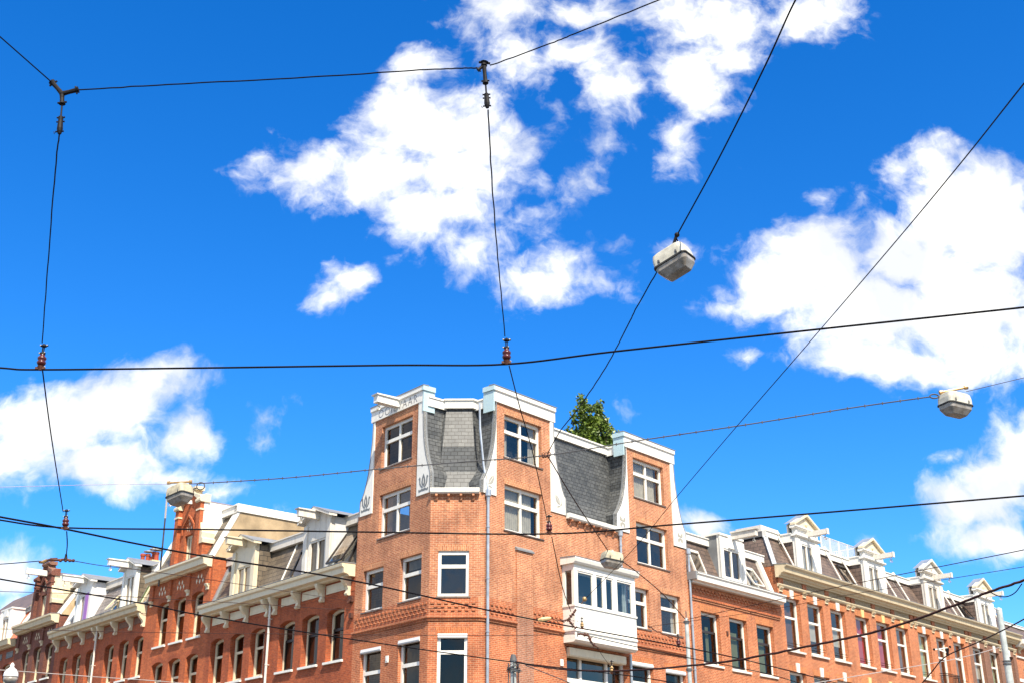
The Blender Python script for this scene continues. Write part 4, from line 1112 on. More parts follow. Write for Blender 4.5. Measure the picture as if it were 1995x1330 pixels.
    for sg in (-1, 1):
        pts = [(c + sg * .42, nz1 + .19), (c + sg * .5, nz1 + .02), (c + sg * (wn / 2 - .28), nz1 - .2), (c + sg * (wn / 2 - .1), nz1 - .42), (c + sg * (wn / 2 - .42), nz1 - .42), (c + sg * .42, nz1 - .08)]
        m.plate(pts, -.32, .16)
    m.build('gable_shoulder', trim if not dark else 'brick_brown', o)
    # ogee hood over the neck window and diamonds in the tympanum
    m = MB(fr)
    for sg in (-1, 1):
        m.tube([fr.w(c + sg * .7, .05, nz0 + 1.7), fr.w(c + sg * .66, .08, nz0 + 2.05), fr.w(c + sg * .34, .08, nz0 + 2.35), fr.w(c, .08, nz0 + 2.62)], .06, 6)
    m.build('hood_mould', NM, o)
    m = MB(fr)
    for dx, dz in ((-.22, 0), (.0, .25), (0, -.05), (.22, 0), (.12, .5), (-.12, .5)):
        m.plate([(c + dx - .06, nz0 + 1.95 + dz), (c + dx, nz0 + 1.84 + dz), (c + dx + .06, nz0 + 1.95 + dz), (c + dx, nz0 + 2.06 + dz)], 0, .012)
    m.build('diamond_inlay', trim, o)
    # back roof of the neck
    m = MB(fr)
    for sg in (-1, 1): m.face([(c, -.3, nz1 - .1), (c + sg * wn / 2, -.3, nz1 - .62), (c + sg * wn / 2, -4.2, nz1 - .62), (c, -4.2, nz1 - .1)])
    m.build('ridge_roof', 'slate_pale', o)
    hoist(fr, c + .05, nz1 - .45, 1.35 if not dark else 1.3, H, w=.16 if not dark else .3, h=.2 if not dark else .34, mat='white_paint', back=-.1, hood=False)
    return H
HG = neck_house('gabled_house', 'orange red brick house with tall narrow brick gable, diamond inlays and white verge boards', FL, 17.9, 25.0, 14.55,
                [(18.65, 19.9), (20.55, 21.85), (22.47, 23.75)], (11.25, 13.5), (8.1, 10.45), 'brick_gable', 'brick_left_upright', (19.5, 22.35), neck_top=18.75)
# --- house B
HB = thing('brick_house', 'wide shaded brick row house with cream brackets, chimney pots and a lilac dormer', 'house', FL.w(31.2, 0, 0))
WB = [(25.1, 26.3), (26.95, 28.1), (28.83, 30.0), (31.4, 32.6), (33.37, 34.5), (35.32, 36.45)]
HBw = [(a, b, 9.97, 12.1) for a, b in WB]; HBl = [(a, b, 6.9, 9.0) for a, b in WB]
facade('wall', FL, 25.0, 37.4, 0, 13.6, HBw + HBl, 'brick_left', HB, depth=.3, arched=True)
body(FL, 25.02, 37.38, 13.6, 9, 'brick_left', HB); interior(FL, 25.0, 37.4, (9.3, 12.6), 13.6, HB)
for h in HBw + HBl:
    window(FL, h, HB, 'sash', depth=.3, mat='cream_paint', arched=True, pane='pane_dark', curtain=('curtain_white', [(0, .3)], 0, 1)); lintel(FL, h, 'brick_left_upright', HB, arched=True)
cornice(FL, 25.05, 37.35, [(0, 13.2), (.3, 13.2), (.34, 13.26), (.55, 13.3), (.57, 13.5), (.66, 13.56), (.68, 13.66), (.62, 13.7), (0, 13.72)], 'stone_cream', HB)
m = MB(FL); m.prism([(-.1, 13.723), (.66, 13.703), (.66, 13.73), (-.1, 13.76)], 25.03, 37.37); m.build('gutter_lead', 'lead', HB)
for a in (25.2, 26.75, 28.7, 30.6, 31.3, 33.2, 35.1, 37.0): scroll(FL, a, 13.198, 12.5, .4, .2, 'cream_paint', HB)
for a0, a1 in ((25.5, 26.45), (27.0, 28.4), (29.0, 30.3), (31.6, 32.9), (33.5, 34.8), (35.4, 36.7)):
    m = MB(FL); m.box(a0, a1, 0, .03, 12.78, 13.1); m.build('frieze_panel', 'brick_brown', HB)
pipe(FL, 31.1, 0, 13.2, HB, r=.055, off=.14, mat='weathered_white', head=False)
bB, tB = (-.05, 13.7), (-.95, 15.7)
rB = mansard(FL, 25.05, 37.35, 13.7, 15.7, .95, 'slate_pale', HB, ob=-.05, fascia=.42, fmat='weathered_white', fas_out=.2, side='grey_white')
for a in (26.2, 28.95): verge(FL, a, .7, bB, tB, 'green_slate', rB, .03)
verge(FL, 36.7, .8, bB, tB, 'white_paint', rB, .08)
dormer(FL, 26.75, 28.45, 13.7, 16.0, HB, 'gable', mat='white_paint', cheek='slate_grey', beam=1.4, post=.3, glassz=(13.8, 15.6), label='white hoist dormer with slate cheek', curtain='curtain_white')
dormer(FL, 32.75, 34.9, 13.7, 16.1, HB, 'gable', mat='white_paint', cheek='grey_white', beam=1.5, post=.5, glassz=(13.8, 15.5), label='white hoist dormer with lilac window boards', curtain='lilac_paint')
m = MB(FL); m.box(33.05, 33.5, .11, .13, 13.8, 15.5); m.build('dormer_board', 'lilac_paint', HB)
skylight(FL, 29.3, 30.2, .1, .6, bB, tB, HB, 'cream_paint', opened=.3, label='open roof window beside the lilac dormer')
skylight(FL, 25.3, 26.1, .05, .7, bB, tB, HB, 'cream_paint')
ch = MB(FL); ch.box(30.3, 33.6, -3.0, -2.3, 15.9, 17.3); cho = ch.build('chimney', 'plaster_yellow', HB)
m = MB(FL); m.box(33.3, 33.9, -3.1, -2.2, 17.3, 17.42); m.build('chimney_cap', 'lead', cho)
for k, (a, hh, hat) in enumerate(((33.0, .5, 0), (32.45, .75, 0), (31.7, .6, 1), (31.2, .35, 0), (30.9, .6, 1), (30.5, .5, 1))):
    m = MB(); b = FL.w(a, -2.65, 17.3)
    m.tube([b, b + Vector((0, 0, hh * .8)), b + Vector((0, 0, hh * .82)), b + Vector((0, 0, hh))], [.14, .12, .16, .15], 10); m.build('chimney_pot', 'terracotta', cho)
    if hat:
        m = MB(); t = b + Vector((0, 0, hh + .12)); m.tube([t, t + Vector((0, 0, .05)), t + Vector((0, 0, .1))], [.3, .28, .1], 10)
        for q in range(3): m.quadbox(b + Vector((.1 * math.cos(q * 2.1), .1 * math.sin(q * 2.1), hh - .05)), t + Vector((.1 * math.cos(q * 2.1), .1 * math.sin(q * 2.1), 0)), .03, .03)
        m.build('chimney_cowl', 'lead', cho)
# --- gable house C
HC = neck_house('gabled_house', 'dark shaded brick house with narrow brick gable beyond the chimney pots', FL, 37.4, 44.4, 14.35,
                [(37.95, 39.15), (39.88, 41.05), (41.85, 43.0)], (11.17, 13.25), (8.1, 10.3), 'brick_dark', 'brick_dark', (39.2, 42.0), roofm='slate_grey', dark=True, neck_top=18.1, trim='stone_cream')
# --- house D, far left
HD = thing('tiled_house', 'shaded row house at the far left with orange tiles and a brown tiled roof', 'house', FL.w(50, 0, 0))
WD = [(44.9, 46.3), (47.1, 48.4), (49.1, 50.4), (51.5, 52.8), (53.6, 54.9)]
HDw = [(a, b, 10.6, 12.75) for a, b in WD]
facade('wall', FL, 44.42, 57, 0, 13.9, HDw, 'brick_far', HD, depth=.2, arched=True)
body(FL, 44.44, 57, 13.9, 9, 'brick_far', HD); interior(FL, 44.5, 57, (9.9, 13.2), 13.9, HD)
for h in HDw: window(FL, h, HD, 'sash', mat='cream_paint', depth=.2, arched=True, pane='pane_bright')
for a in (45.2, 47.2, 49.2, 51.2, 53.2):
    m = MB(FL); m.box(a - .5, a + .7, 0, .03, 13.1, 13.5); m.build('frieze_panel', 'slate_grey', HD)
cornice(FL, 44.5, 57, [(0, 13.75), (.24, 13.75), (.3, 13.82), (.5, 13.86), (.54, 14.1), (.6, 14.2), (0, 14.26)], 'stone_cream', HD)
rD = mansard(FL, 44.6, 57, 14.25, 16.2, 1.0, 'tile_orange', HD, fascia=.3, fmat='lead', ob=-.05, side='plaster_beige')
m = MB(FL); m.face([(46.3, -.9, 16.5), (57, -.9, 16.5), (57, -3.6, 18.9), (47.3, -3.6, 18.9)]); m.face([(46.3, -.9, 16.5), (46.3, -8, 16.5), (47.3, -3.6, 18.9)])
m.build('tiled_roof', 'tile_brown', HD)
dormer(FL, 46.1, 48.0, 14.1, 16.4, HD, 'flat', mat='white_paint', cheek='grey_white', beam=0, post=.35, glassz=(14.3, 15.9), label='white flat topped dormer over the cornice')
dormer(FL, 49.3, 51.4, 14.1, 16.3, HD, 'flat', mat='white_paint', cheek='grey_white', beam=0, post=.35, glassz=(14.3, 15.8), label='white flat topped dormer at the picture edge')

# ================================================================== RIGHT STREET
HN = thing('brick_house', 'low orange brick row house with white cornice and dark framed windows beside the corner building', 'house', FR.w(17.9, 0, 0))
WN = [(14.68, 16.24, 9.4, 11.8), (17.07, 18.63, 9.36, 11.8), (19.52, 21.1, 9.36, 11.8)]
WNl = [(a, b, 6, 8.3) for a, b, _, _ in WN]
facade('wall', FR, 13.7, 21.85, 0, 13.3, WN + WNl, 'brick_orange', HN, depth=.24)
body(FR, 13.72, 21.83, 13.3, 9, 'brick_orange', HN); interior(FR, 13.72, 21.83, (8.8, 12.2), 13.3, HN)
for i, h in enumerate(WN):
    window(FR, h, HN, 'sash', depth=.24, mat='white_paint', fw=.1, sashmat='dark_frame', pane='pane_dark', sill='weathered_white', curtain=('curtain_green', [(.35, .8)] if i else [(.55, .7)], 0, .75), tr=.64)
    lintel(FR, h, 'brick_orange_upright', HN, hh=.34)
for h in WNl: window(FR, h, HN, 'sash', depth=.24, pane='pane_dark')
m = MB(FR); m.box(13.95, 21.8, 0, .05, 12.24, 12.32); m.box(13.95, 21.8, 0, .09, 12.322, 12.38); m.build('string_course', 'brick_orange', HN)
honeycomb(FR, 14.0, 21.7, 12.6, 12.86, .3, 'brick_orange', HN, rows=2, out=.07)
cornice(FR, 13.85, 21.8, [(0, 12.98), (.26, 12.98), (.3, 13.04), (.46, 13.08), (.48, 13.3), (.54, 13.36), (.54, 13.4), (0, 13.44)], 'white_paint', HN)
m = MB(FR); m.prism([(-.1, 13.443), (.54, 13.403), (.54, 13.44), (-.1, 13.5)], 13.84, 21.82); m.build('gutter_lead', 'lead', HN)
m = MB(FR); m.box(13.72, 13.84, .0, .5, 13.1, 13.46); m.build('gutter_end', 'lead', HN)
m = MB(FR); m.box(16.75, 16.87, 0, .05, 10.9, 11.1); m.build('wall_tie', 'rust', HN)
bN, tN = (-.05, 13.42), (-.75, 15.25)
rN = mansard(FR, 13.72, 21.8, 13.42, 15.25, .75, 'slate_brown', HN, ob=-.05, fascia=.38, fas_out=.15, side='grey_white')
verge(FR, 21.25, .34, bN, tN, 'white_paint', rN, .16)
dormer(FR, 16.65, 18.75, 13.42, 15.75, HN, 'flat', mat='white_paint', cheek='lead', beam=1.45, post=.3, glassz=(13.7, 15.15), label='white hoist dormer with dark lead cheek', pane='pane')
skylight(FR, 14.55, 15.5, .08, .72, bN, tN, HN, 'weathered_white', pane='pane', label='tilted roof window beside the corner building')
skylight(FR, 19.3, 20.2, .08, .66, bN, tN, HN, 'weathered_white', pane='pane_bright', opened=.25)

# --- the long row with lattice frieze: four houses
cur = {'w': 'curtain_white', 'g': 'curtain_green', 'r': 'curtain_red', 'b': 'curtain_brown'}
ROW = [
 (21.85, 29.55, [(22.35, 24.0), (24.78, 26.45), (27.25, 28.9)], 'brick_orange', (24.15, 26.6), ('b', 'w', 'w'), 'white_paint',
  'ornate orange brick row house with white keystones and a blue hooked hoist', 'white_paint'),
 (29.55, 37.4, [(30.1, 31.75), (32.57, 34.28), (35.0, 36.65)], 'brick_orange', (31.8, 34.35), ('r', 'r', 'b'), 'yellow_stone',
  'ornate orange brick row house with red curtains and a roof terrace railing', 'white_paint'),
 (37.4, 45.3, [(37.93, 39.6), (40.45, 42.1), (42.95, 44.63)], 'brick_orange', (39.7, 42.3), ('g', 'b', 'b'), 'white_paint',
  'ornate orange brick row house with green curtains and a small iron balcony', 'weathered_white'),
 (45.3, 53.2, [(45.9, 47.65), (48.6, 50.2), (51.1, 52.7)], 'brick_brown', (47.75, 50.35), ('w', 'g', 'w'), 'white_paint',
  'dark brown brick house of the ornate row behind the grey pole', 'white_paint'),
]
for hi, (a0, a1, wins, mat, dm, cs, key, lab, dmat) in enumerate(ROW):
    H = thing('ornate_house', lab, 'house', FR.w((a0 + a1) / 2, 0, 0), group='ornate houses of the right hand row')
    up = 'brick_orange_upright' if mat == 'brick_orange' else mat
    hs = [(x, y, 10.84, 13.55) for x, y in wins]; ls = [(x, y, 7.2, 9.8) for x, y in wins]
    balc = hi == 2
    if balc: hs[1] = (hs[1][0], hs[1][1], 10.3, 13.55)
    facade('wall', FR, a0, a1, 0, 14.6, hs + ls, mat, H, depth=.26)
    body(FR, a0 + .02, a1 - .02, 15.04, 9, mat, H); interior(FR, a0, a1, (10.0, 13.7), 14.6, H)
    for i, h in enumerate(hs):
        rd = cs[i] == 'r'
        window(FR, h, H, 'sash', depth=.26, mat='white_paint', fw=.1, tr=.64, sill='weathered_white', pane='pane', curtain=(cur[cs[i]], [(.08, .85)] if i % 2 else [(.25, .95)], .0 if cs[i] != 'w' else .3, .98 if cs[i] != 'w' else .66), sill_out=.1)
        lintel(FR, h, up, H, hh=.3)
        m = MB(FR); c = (h[0] + h[1]) / 2
        m.plate([(c - .14, 13.52), (c + .14, 13.52), (c + .19, 13.94), (c - .19, 13.94)], -.05, .06); m.build('keystone', key, H)
        # thin guard rail across the foot of the window
        if not (balc and i == 1):
            m = MB(FR)
            for z in (11.1, 11.22): m.tube([FR.w(h[0] + .02, -.06, z), FR.w(h[1] - .02, -.06, z)], .014, 5)
            m.build('window_rail', 'black_iron', H)
    for i, h in enumerate(ls):
        window(FR, h, H, 'sash', depth=.26, pane='pane', tr=.64, curtain=('curtain_white', [(.1, .9)], .0, .6)); lintel(FR, h, up, H, hh=.3)
        m = MB(FR); c = (h[0] + h[1]) / 2
        m.plate([(c - .13, 9.78), (c + .13, 9.78), (c + .17, 10.24), (c - .17, 10.24)], -.05, .06); m.build('keystone', key, H)
    if balc:
        m = MB(FR); b0, b1 = hs[1][0] - .15, hs[1][1] + .15
        for z in (10.42, 11.2, 11.32):
            m.tube([FR.w(b0, 0, z), FR.w(b0, .4, z), FR.w(b1, .4, z), FR.w(b1, 0, z)], .02, 5)
        for k in range(14): m.tube([FR.w(b0 + (b1 - b0) * k / 13, .4, 10.42), FR.w(b0 + (b1 - b0) * k / 13, .4, 11.32)], .013, 4)
        for k in range(1, 4): 
            for b in (b0, b1): m.tube([FR.w(b, .1 * k, 10.42), FR.w(b, .1 * k, 11.2)], .013, 4)
        m.build('balcony_rail', 'black_iron', H)
        m = MB(FR); m.box(b0, b1, 0, .42, 10.3, 10.4); m.build('balcony_floor', 'weathered_white', H)
    # moulding, consoles, lattice frieze, cornice
    m = MB(FR); m.prism([(0, 13.97), (.07, 13.99), (.1, 14.03), (.13, 14.08), (.13, 14.13), (0, 14.14)], a0 + .01, a1 - .01); m.build('moulding', 'stone_cream', H)
    n = 3; st = (a1 - a0 - .56) / 3
    cons = [a0 + .28 + k * st for k in range(4)]
    for a in cons: 
        scroll(FR, a, 13.968, 13.72, .15, .3, 'stone_cream', H, 'console')
        m = MB(FR); m.box(a - .2, a + .2, 0, .1, 14.145, 14.42); m.build('frieze_block', 'brick_orange', H)
    for a, b in zip(cons[:-1], cons[1:]):
        m = MB(FR); x = a + .26
        m.box(a + .22, b - .22, .0, .05, 14.16, 14.185); m.box(a + .22, b - .22, .0, .05, 14.395, 14.418)
        while x < b - .24:
            for r_ in range(3):
                m.box(x + (.05 if r_ % 2 else 0), x + .07 + (.05 if r_ % 2 else 0), .0, .06, 14.187 + r_ * .07, 14.235 + r_ * .07)
            x += .15
        m.build('lattice_frieze', 'stone_cream', H)
    m = MB(FR); m.box(a0 + .01, a1 - .01, -.02, .008, 14.145, 14.42); m.build('frieze_field', 'brick_dark', H)
    cornice(FR, a0 - (.1 if hi == 0 else 0), a1 - .01, [(0, 14.425), (.18, 14.425), (.22, 14.5), (.3, 14.52), (.36, 14.62), (.52, 14.66), (.56, 14.86), (.68, 14.96), (.7, 15.02), (0, 15.1)], 'stone_cream', H)
    m = MB(FR); m.prism([(-.1, 15.103), (.7, 15.023), (.7, 15.05), (-.1, 15.14)], a0 - (.12 if hi == 0 else 0), a1 - .01); m.build('gutter_lead', 'lead', H)
    bP, tP = (-.05, 15.05), (-1.0, 16.7)
    if hi == 0: bP, tP = (-.05, 15.05), (-1.0, 16.85)
    rP = mansard(FR, a0 + .02, a1 - .02, 15.05, tP[1], 1.0, 'slate_brown', H, ob=-.05, fascia=.36, fas_out=.14, side='weathered_white', hip0=.9 if hi == 0 else 0, fmat='white_paint')
    if hi == 0:
        m = MB(); p, q = FR.w(a0 + .02, -.05, 15.07), FR.w(a0 + .92, -1.0, 16.9); m.quadbox(p, q, .22, .1); m.build('hip_flashing', 'zinc', rP)
    for x in ((a0 + 2.05, a0 + 7.2) if hi == 0 else (a0 + 1.35, a0 + 6.3) if hi == 1 else (a0 + .15, a0 + 7.0)):
        m = MB(); m.tube([slope_pt(FR, x, 1.14, .28, bP, tP), slope_pt(FR, x, 1.0, .22, bP, tP), slope_pt(FR, x, .02, .1, bP, tP)], .05, 8); m.tube([slope_pt(FR, x, 1.08, .28, bP, tP), slope_pt(FR, x, 1.2, .28, bP, tP)], .1, 8); m.build('downpipe', 'weathered_white', rP)
    dormer(FR, dm[0], dm[1], 15.05, 17.0, H, 'pediment', mat=dmat, cheek='slate_brown', beam=1.3, post=.62, glassz=(15.2, 16.7), back=1.9, off=.0, curtain='curtain_white')
    if hi == 1:
        skylight(FR, 30.0, 31.2, .15, .85, bP, tP, H, 'dark_frame', pane='pane')
        # terrace railing on the flat roof
        m = MB(); rr = [FR.w(28.9, -1.0, 17.06), FR.w(33.2, -1.0, 17.06), FR.w(33.2, -4, 17.06)]
        for p, q in zip(rr[:-1], rr[1:]):
            n = int((q - p).length / .13)
            for k in range(n + 1):
                c = p.lerp(q, k / n); m.tube([c, c + Vector((0, 0, .95))], .016 if k % 8 else .035, 4)
            for z in (.08, .95): m.tube([p + Vector((0, 0, z)), q + Vector((0, 0, z))], .028, 5)
        m.build('terrace_railing', 'white_paint', H)
    if hi == 3: skylight(FR, 46.2, 47.1, .2, .8, bP, tP, H, 'dark_frame', pane='pane', opened=.1)
    if hi == 0:
        m = MB(FR); m.box(a0 + 1.6, a0 + 3.4, -3.2, -1.6, 17.2, 17.75); m.build('roof_box', 'weathered_white', H)
# --- house beyond the row
HE = thing('brick_house', 'orange brick house with white trim at the far right edge beyond the grey pole', 'house', FR.w(58, 0, 0))
WE = [(54.2, 55.6, 10.4, 12.9), (56.8, 58.2, 10.4, 12.9), (59.4, 60.8, 10.4, 12.9)]
facade('wall', FR, 53.2, 66, 0, 14.3, WE, 'brick_orange', HE, depth=.2)
body(FR, 53.22, 66, 14.3, 9, 'brick_orange', HE); interior(FR, 53.3, 66, (9.8, 13.2), 14.3, HE)
for h in WE:
    window(FR, h, HE, 'sash', depth=.2); lintel(FR, h, 'brick_orange_upright', HE)
m = MB(FR); m.prism([(0, 13.6), (.1, 13.62), (.1, 13.72), (0, 13.76)], 53.25, 66); m.build('moulding', 'white_paint', HE)
m = MB(FR); m.box(53.25, 66, 0, .04, 12.0, 12.2); m.build('stone_band', 'white_paint', HE)
for a in (53.8, 56.0, 58.2, 60.4): scroll(FR, a, 14.32, 13.9, .3, .2, 'stone_cream', HE)
cornice(FR, 53.22, 66, [(0, 14.32), (.3, 14.32), (.36, 14.42), (.6, 14.5), (.64, 14.8), (0, 14.9)], 'white_paint', HE)
mansard(FR, 53.3, 66, 14.9, 16.2, 1.2, 'slate_brown', HE, fascia=.2, ob=-.05)

# ================================================================== TREE BEHIND THE HOUSE
def poplar(base, H):
    T = thing('poplar_tree', 'tall green poplar whose top rises behind the corner building roof', 'tree', base)
    rnd = random.Random(3)
    m = MB(); b = Vector(base)
    m.tube([b, b + Vector((0, 0, 6)), b + Vector((.1, 0, 14)), b + Vector((0, .1, H - 1.5))], [.4, .33, .2, .04], 8)
    tips = []
    spires = [(-.45, 0, 0), (.35, .3, -.2), (1.15, .1, -1.7), (1.8, .2, -2.5), (2.2, -.3, -2.9), (2.9, .1, -3.5), (-.1, -.7, -.9), (.7, -.6, -1.5), (-.85, .5, -2.3), (.1, .6, -1.0), (2.4, 0, -3.6)]
    for sx, sy, dz in spires:
        top = b + Vector((sx, sy, H + dz)); lo = b + Vector((0, 0, H * .35))
        m.tube([lo, lo.lerp(top, .5) + Vector((sx * .25, sy * .2, 0)), top], [.12, .08, .02], 6)
        tips.append((sx, sy, H + dz))
    m.build('trunk', 'bark', T)
    V, F = [], []
    def clump(c, r, n):
        for _ in range(n):
            d = Vector((rnd.gauss(0, 1), rnd.gauss(0, 1), rnd.gauss(0, 1))).normalized() * r * (rnd.random() ** .4)
            p = c + Vector((d.x, d.y, d.z * 1.25))
            s = rnd.uniform(.05, .10)
            u = Vector((rnd.gauss(0, 1), rnd.gauss(0, 1), rnd.gauss(0, .7))).normalized(); w = u.orthogonal().normalized()
            w = (Matrix.Rotation(rnd.random() * 6.28, 3, u) @ w)
            x = u * s * 1.25; y = w * s * .8
            i = len(V); V.extend([p - x, p - y, p + x, p + y]); F.append((i, i + 1, i + 2, i + 3))
    for sx, sy, top in tips:
        z = top
        while z > 9:
            t = (top - z)
            rad = min(.8, .16 + t * .33)
            k = max(3, int(5 * rad / .5))
            for _ in range(k):
                a = rnd.random() * 6.28; rr = rad * rnd.uniform(.25, 1.05)
                clump(b + Vector((sx + math.cos(a) * rr, sy + math.sin(a) * rr, z + rnd.uniform(-.3, .3))), rnd.uniform(.16, .34), int(rnd.uniform(34, 80)) if z > 18.5 else 10)
            z -= .34
    m = MB(); m.v, m.f = V, F
    m.build('crown', 'leaf', T)
tb = at(1152, 800, 62); poplar((tb.x, tb.y, 0), at(1143, 784, 62).z)

# ================================================================== POLES
def pole(name, px, py_top, Y, w_px, label, sections, mat='pole_grey'):
    t = at(px, py_top, Y); r = w_px / 2 * Y * 1.06 / FPX
    T = thing(name, label, 'pole', (t.x, t.y, 0))
    m = MB(); pts, rs = [], []
    for f, k in sections: pts.append((t.x, t.y, t.z * f)); rs.append(r * k)
    m.tube(pts, rs, 14); m.build('shaft', mat, T)
    return T, t, r
P1, p1t, p1r = pole('tram_pole', 1000, 1283, 33, 11, 'grey pole with coiled cables at its top in front of the corner building', [(0, 1.3), (.5, 1.2), (.9, 1), (1, 1)])
m = MB(); rnd = random.Random(5)
for k in range(7):
    rr = p1r * rnd.uniform(1.5, 2.3); c = p1t + Vector((rnd.uniform(-.03, .05), rnd.uniform(-.03, .03), -.12 - rnd.uniform(0, .16)))
    tilt = Matrix.Rotation(rnd.uniform(-.6, .6), 3, 'X') @ Matrix.Rotation(rnd.uniform(-.5, .5), 3, 'Y')
    m.tube([c + tilt @ Vector((math.cos(a / 12 * 6.283) * rr, math.sin(a / 12 * 6.283) * rr, 0)) for a in range(13)], .012, 5, False)
for k in range(4):
    a = k * 1.6; m.tube(catmull([p1t + Vector((math.cos(a) * p1r * 1.6, math.sin(a) * p1r * 1.6, -.1)), p1t + Vector((math.cos(a) * p1r * 1.5, math.sin(a) * p1r * 1.5, -1.2)), p1t + Vector((math.cos(a) * p1r * 1.1, math.sin(a) * p1r * 1.1, -3))], 5), .016, 5)
m.build('coiled_cable', 'cable_grey', P1)
m = MB(); m.tube([p1t + Vector((0, 0, -.05)), p1t + Vector((0, 0, .12))], [p1r * 1.25, p1r * .7], 12); m.build('pole_cap', 'cable_grey', P1)
P2, p2t, p2r = pole('tram_pole', 1337, 1203, 44, 7.5, 'slim grey pole beside the downpipes of the corner building', [(0, 1.5), (.62, 1.45), (.63, 1.0), (.985, .95), (1, .7)])
m = MB()
for f in (.62, .80, .98): m.tube([Vector((p2t.x, p2t.y, p2t.z * f)), Vector((p2t.x, p2t.y, p2t.z * f + .08))], p2r * 1.5, 12)
m.tube([p2t, p2t + Vector((0, 0, .25))], .02, 6); m.build('pole_band', 'cable_grey', P2)
P3, p3t, p3r = pole('tram_pole', 1946, 1187, 46, 11, 'thick pale grey pole standing before the dark brown house at right', [(0, 1.45), (.66, 1.4), (.67, 1.12), (.8, 1.1), (.81, 1), (1, .98)])
m = MB()
for dz in (-1.9, -2.0, -2.75, -2.85): m.tube([p3t + Vector((0, 0, dz)), p3t + Vector((0, 0, dz + .05))], p3r * 1.35, 12)
m.build('pole_band', 'cable_grey', P3)
m = MB(); m.tube([p3t + Vector((0, 0, -.02)), p3t + Vector((0, 0, .05)), p3t + Vector((0, 0, .09))], [p3r * 1.04, p3r * .9, p3r * .2], 12); m.build('pole_cap', 'pole_grey', P3)

# ================================================================== STREET LIGHTS
def rrect(w, d, r, z, n=4):
    out = []
    for cx, cy, a0 in ((w / 2 - r, d / 2 - r, 0), (-w / 2 + r, d / 2 - r, 90), (-w / 2 + r, -d / 2 + r, 180), (w / 2 - r, -d / 2 + r, 270)):
        for k in range(n + 1):
            a = R(a0 + 90 * k / n); out.append(Vector((cx + r * math.cos(a), cy + r * math.sin(a), z)))
    return out
def lantern(px, py, Y, yaw, L, label, tilt=0., roll=0., mat='lamp_housing', bar=None, wire_dir=None):
    c = at(px, py, Y)
    T = thing('street_light', label, 'street light', c, group='lanterns hung on span wires')
    M = Matrix.Rotation(R(yaw), 3, 'Z') @ Matrix.Rotation(R(tilt), 3, 'Y') @ Matrix.Rotation(R(roll), 3, 'X')
    W = L * .7; Hh = L * .40
    def loft(rings, mat, name, close0=True, close1=True):
        m = MB(); n = len(rings[0])
        for r_ in rings: m.v += [c + M @ p for p in r_]
        for k in range(len(rings) - 1):
            for j in range(n):
                a = k * n + j; b = k * n + (j + 1) % n
                m.f.append((a, b, b + n, a + n))
        if close0: m.f.append(tuple(range(n)))
        if close1: m.f.append(tuple((len(rings) - 1) * n + j for j in range(n)))
        return m.build(name, mat, T)
    z0 = 0
    hsg = loft([rrect(L * 1.0, W * 1.0, L * .12, z0), rrect(L * .985, W * .98, L * .12, z0 + Hh * .5), rrect(L * .93, W * .92, L * .13, z0 + Hh * .86), rrect(L * .78, W * .76, L * .13, z0 + Hh)], mat, 'housing')
    loft([rrect(L * 1.04, W * 1.05, L * .12, -.035), rrect(L * 1.04, W * 1.05, L * .12, -.003)], 'rubber', 'gasket')
    loft([rrect(L * .97, W * .96, L * .11, -.037), rrect(L * .93, W * .90, L * .1, -Hh * .45), rrect(L * .66, W * .56, L * .05, -Hh * .92), rrect(L * .62, W * .50, L * .05, -Hh * .96)], 'lamp_lens', 'lens')
    m = MB()
    for sx in (-.28, .28):
        for sy in (-1, 1):
            p = c + M @ Vector((sx * L, sy * W * .515, .02)); q = c + M @ Vector((sx * L, sy * W * .50, Hh * .3)); m.quadbox(p, q, .03, .03)
    m.build('latch', 'cable_grey', hsg)
    m = MB()
    m.tube([c + M @ Vector((0, 0, Hh)), c + M @ Vector((0, 0, Hh * 1.3))], [L * .09, L * .06], 10)
    top = c + M @ Vector((0, 0, Hh * 1.35))
    m.build('hanger', mat if bar else 'galvanised', T)
    if bar:
        d = (at(*bar[1]) - at(*bar[0])).normalized()
        m = MB(); m.tube([top - d * L * .45 + Vector((0, 0, .02)), top + d * L * .45 + Vector((0, 0, .02))], .03, 8)
        for s_ in (-1, 1): m.tube([top + d * (s_ * L * .45 - .04) + Vector((0, 0, .02)), top + d * (s_ * L * .45 + .04) + Vector((0, 0, .02))], .055, 8)
        m.build('clamp_bar', 'brass_dirty', T)
    return T, c, M, top
LA = lantern(1314, 513, 20.5, -36, .68, 'large grey lantern on the steep cable in the open sky', tilt=-17)
LB = lantern(1861, 789, 28, 24, .71, 'cream lantern with clamp bar at the far right of the span wire', tilt=3, bar=((1830, 775, 28), (1880, 765, 28)))
LC = lantern(350, 964, 34, -34, .70, 'beige lantern hanging in front of the tall brick gable', tilt=-9, mat='lamp_housing_aged', bar=((333, 944, 34), (372, 942, 34)))
LD = lantern(1192, 1091, 41, 24, .70, 'small pale lantern just above the white bay window', tilt=6, mat='lamp_housing_aged')
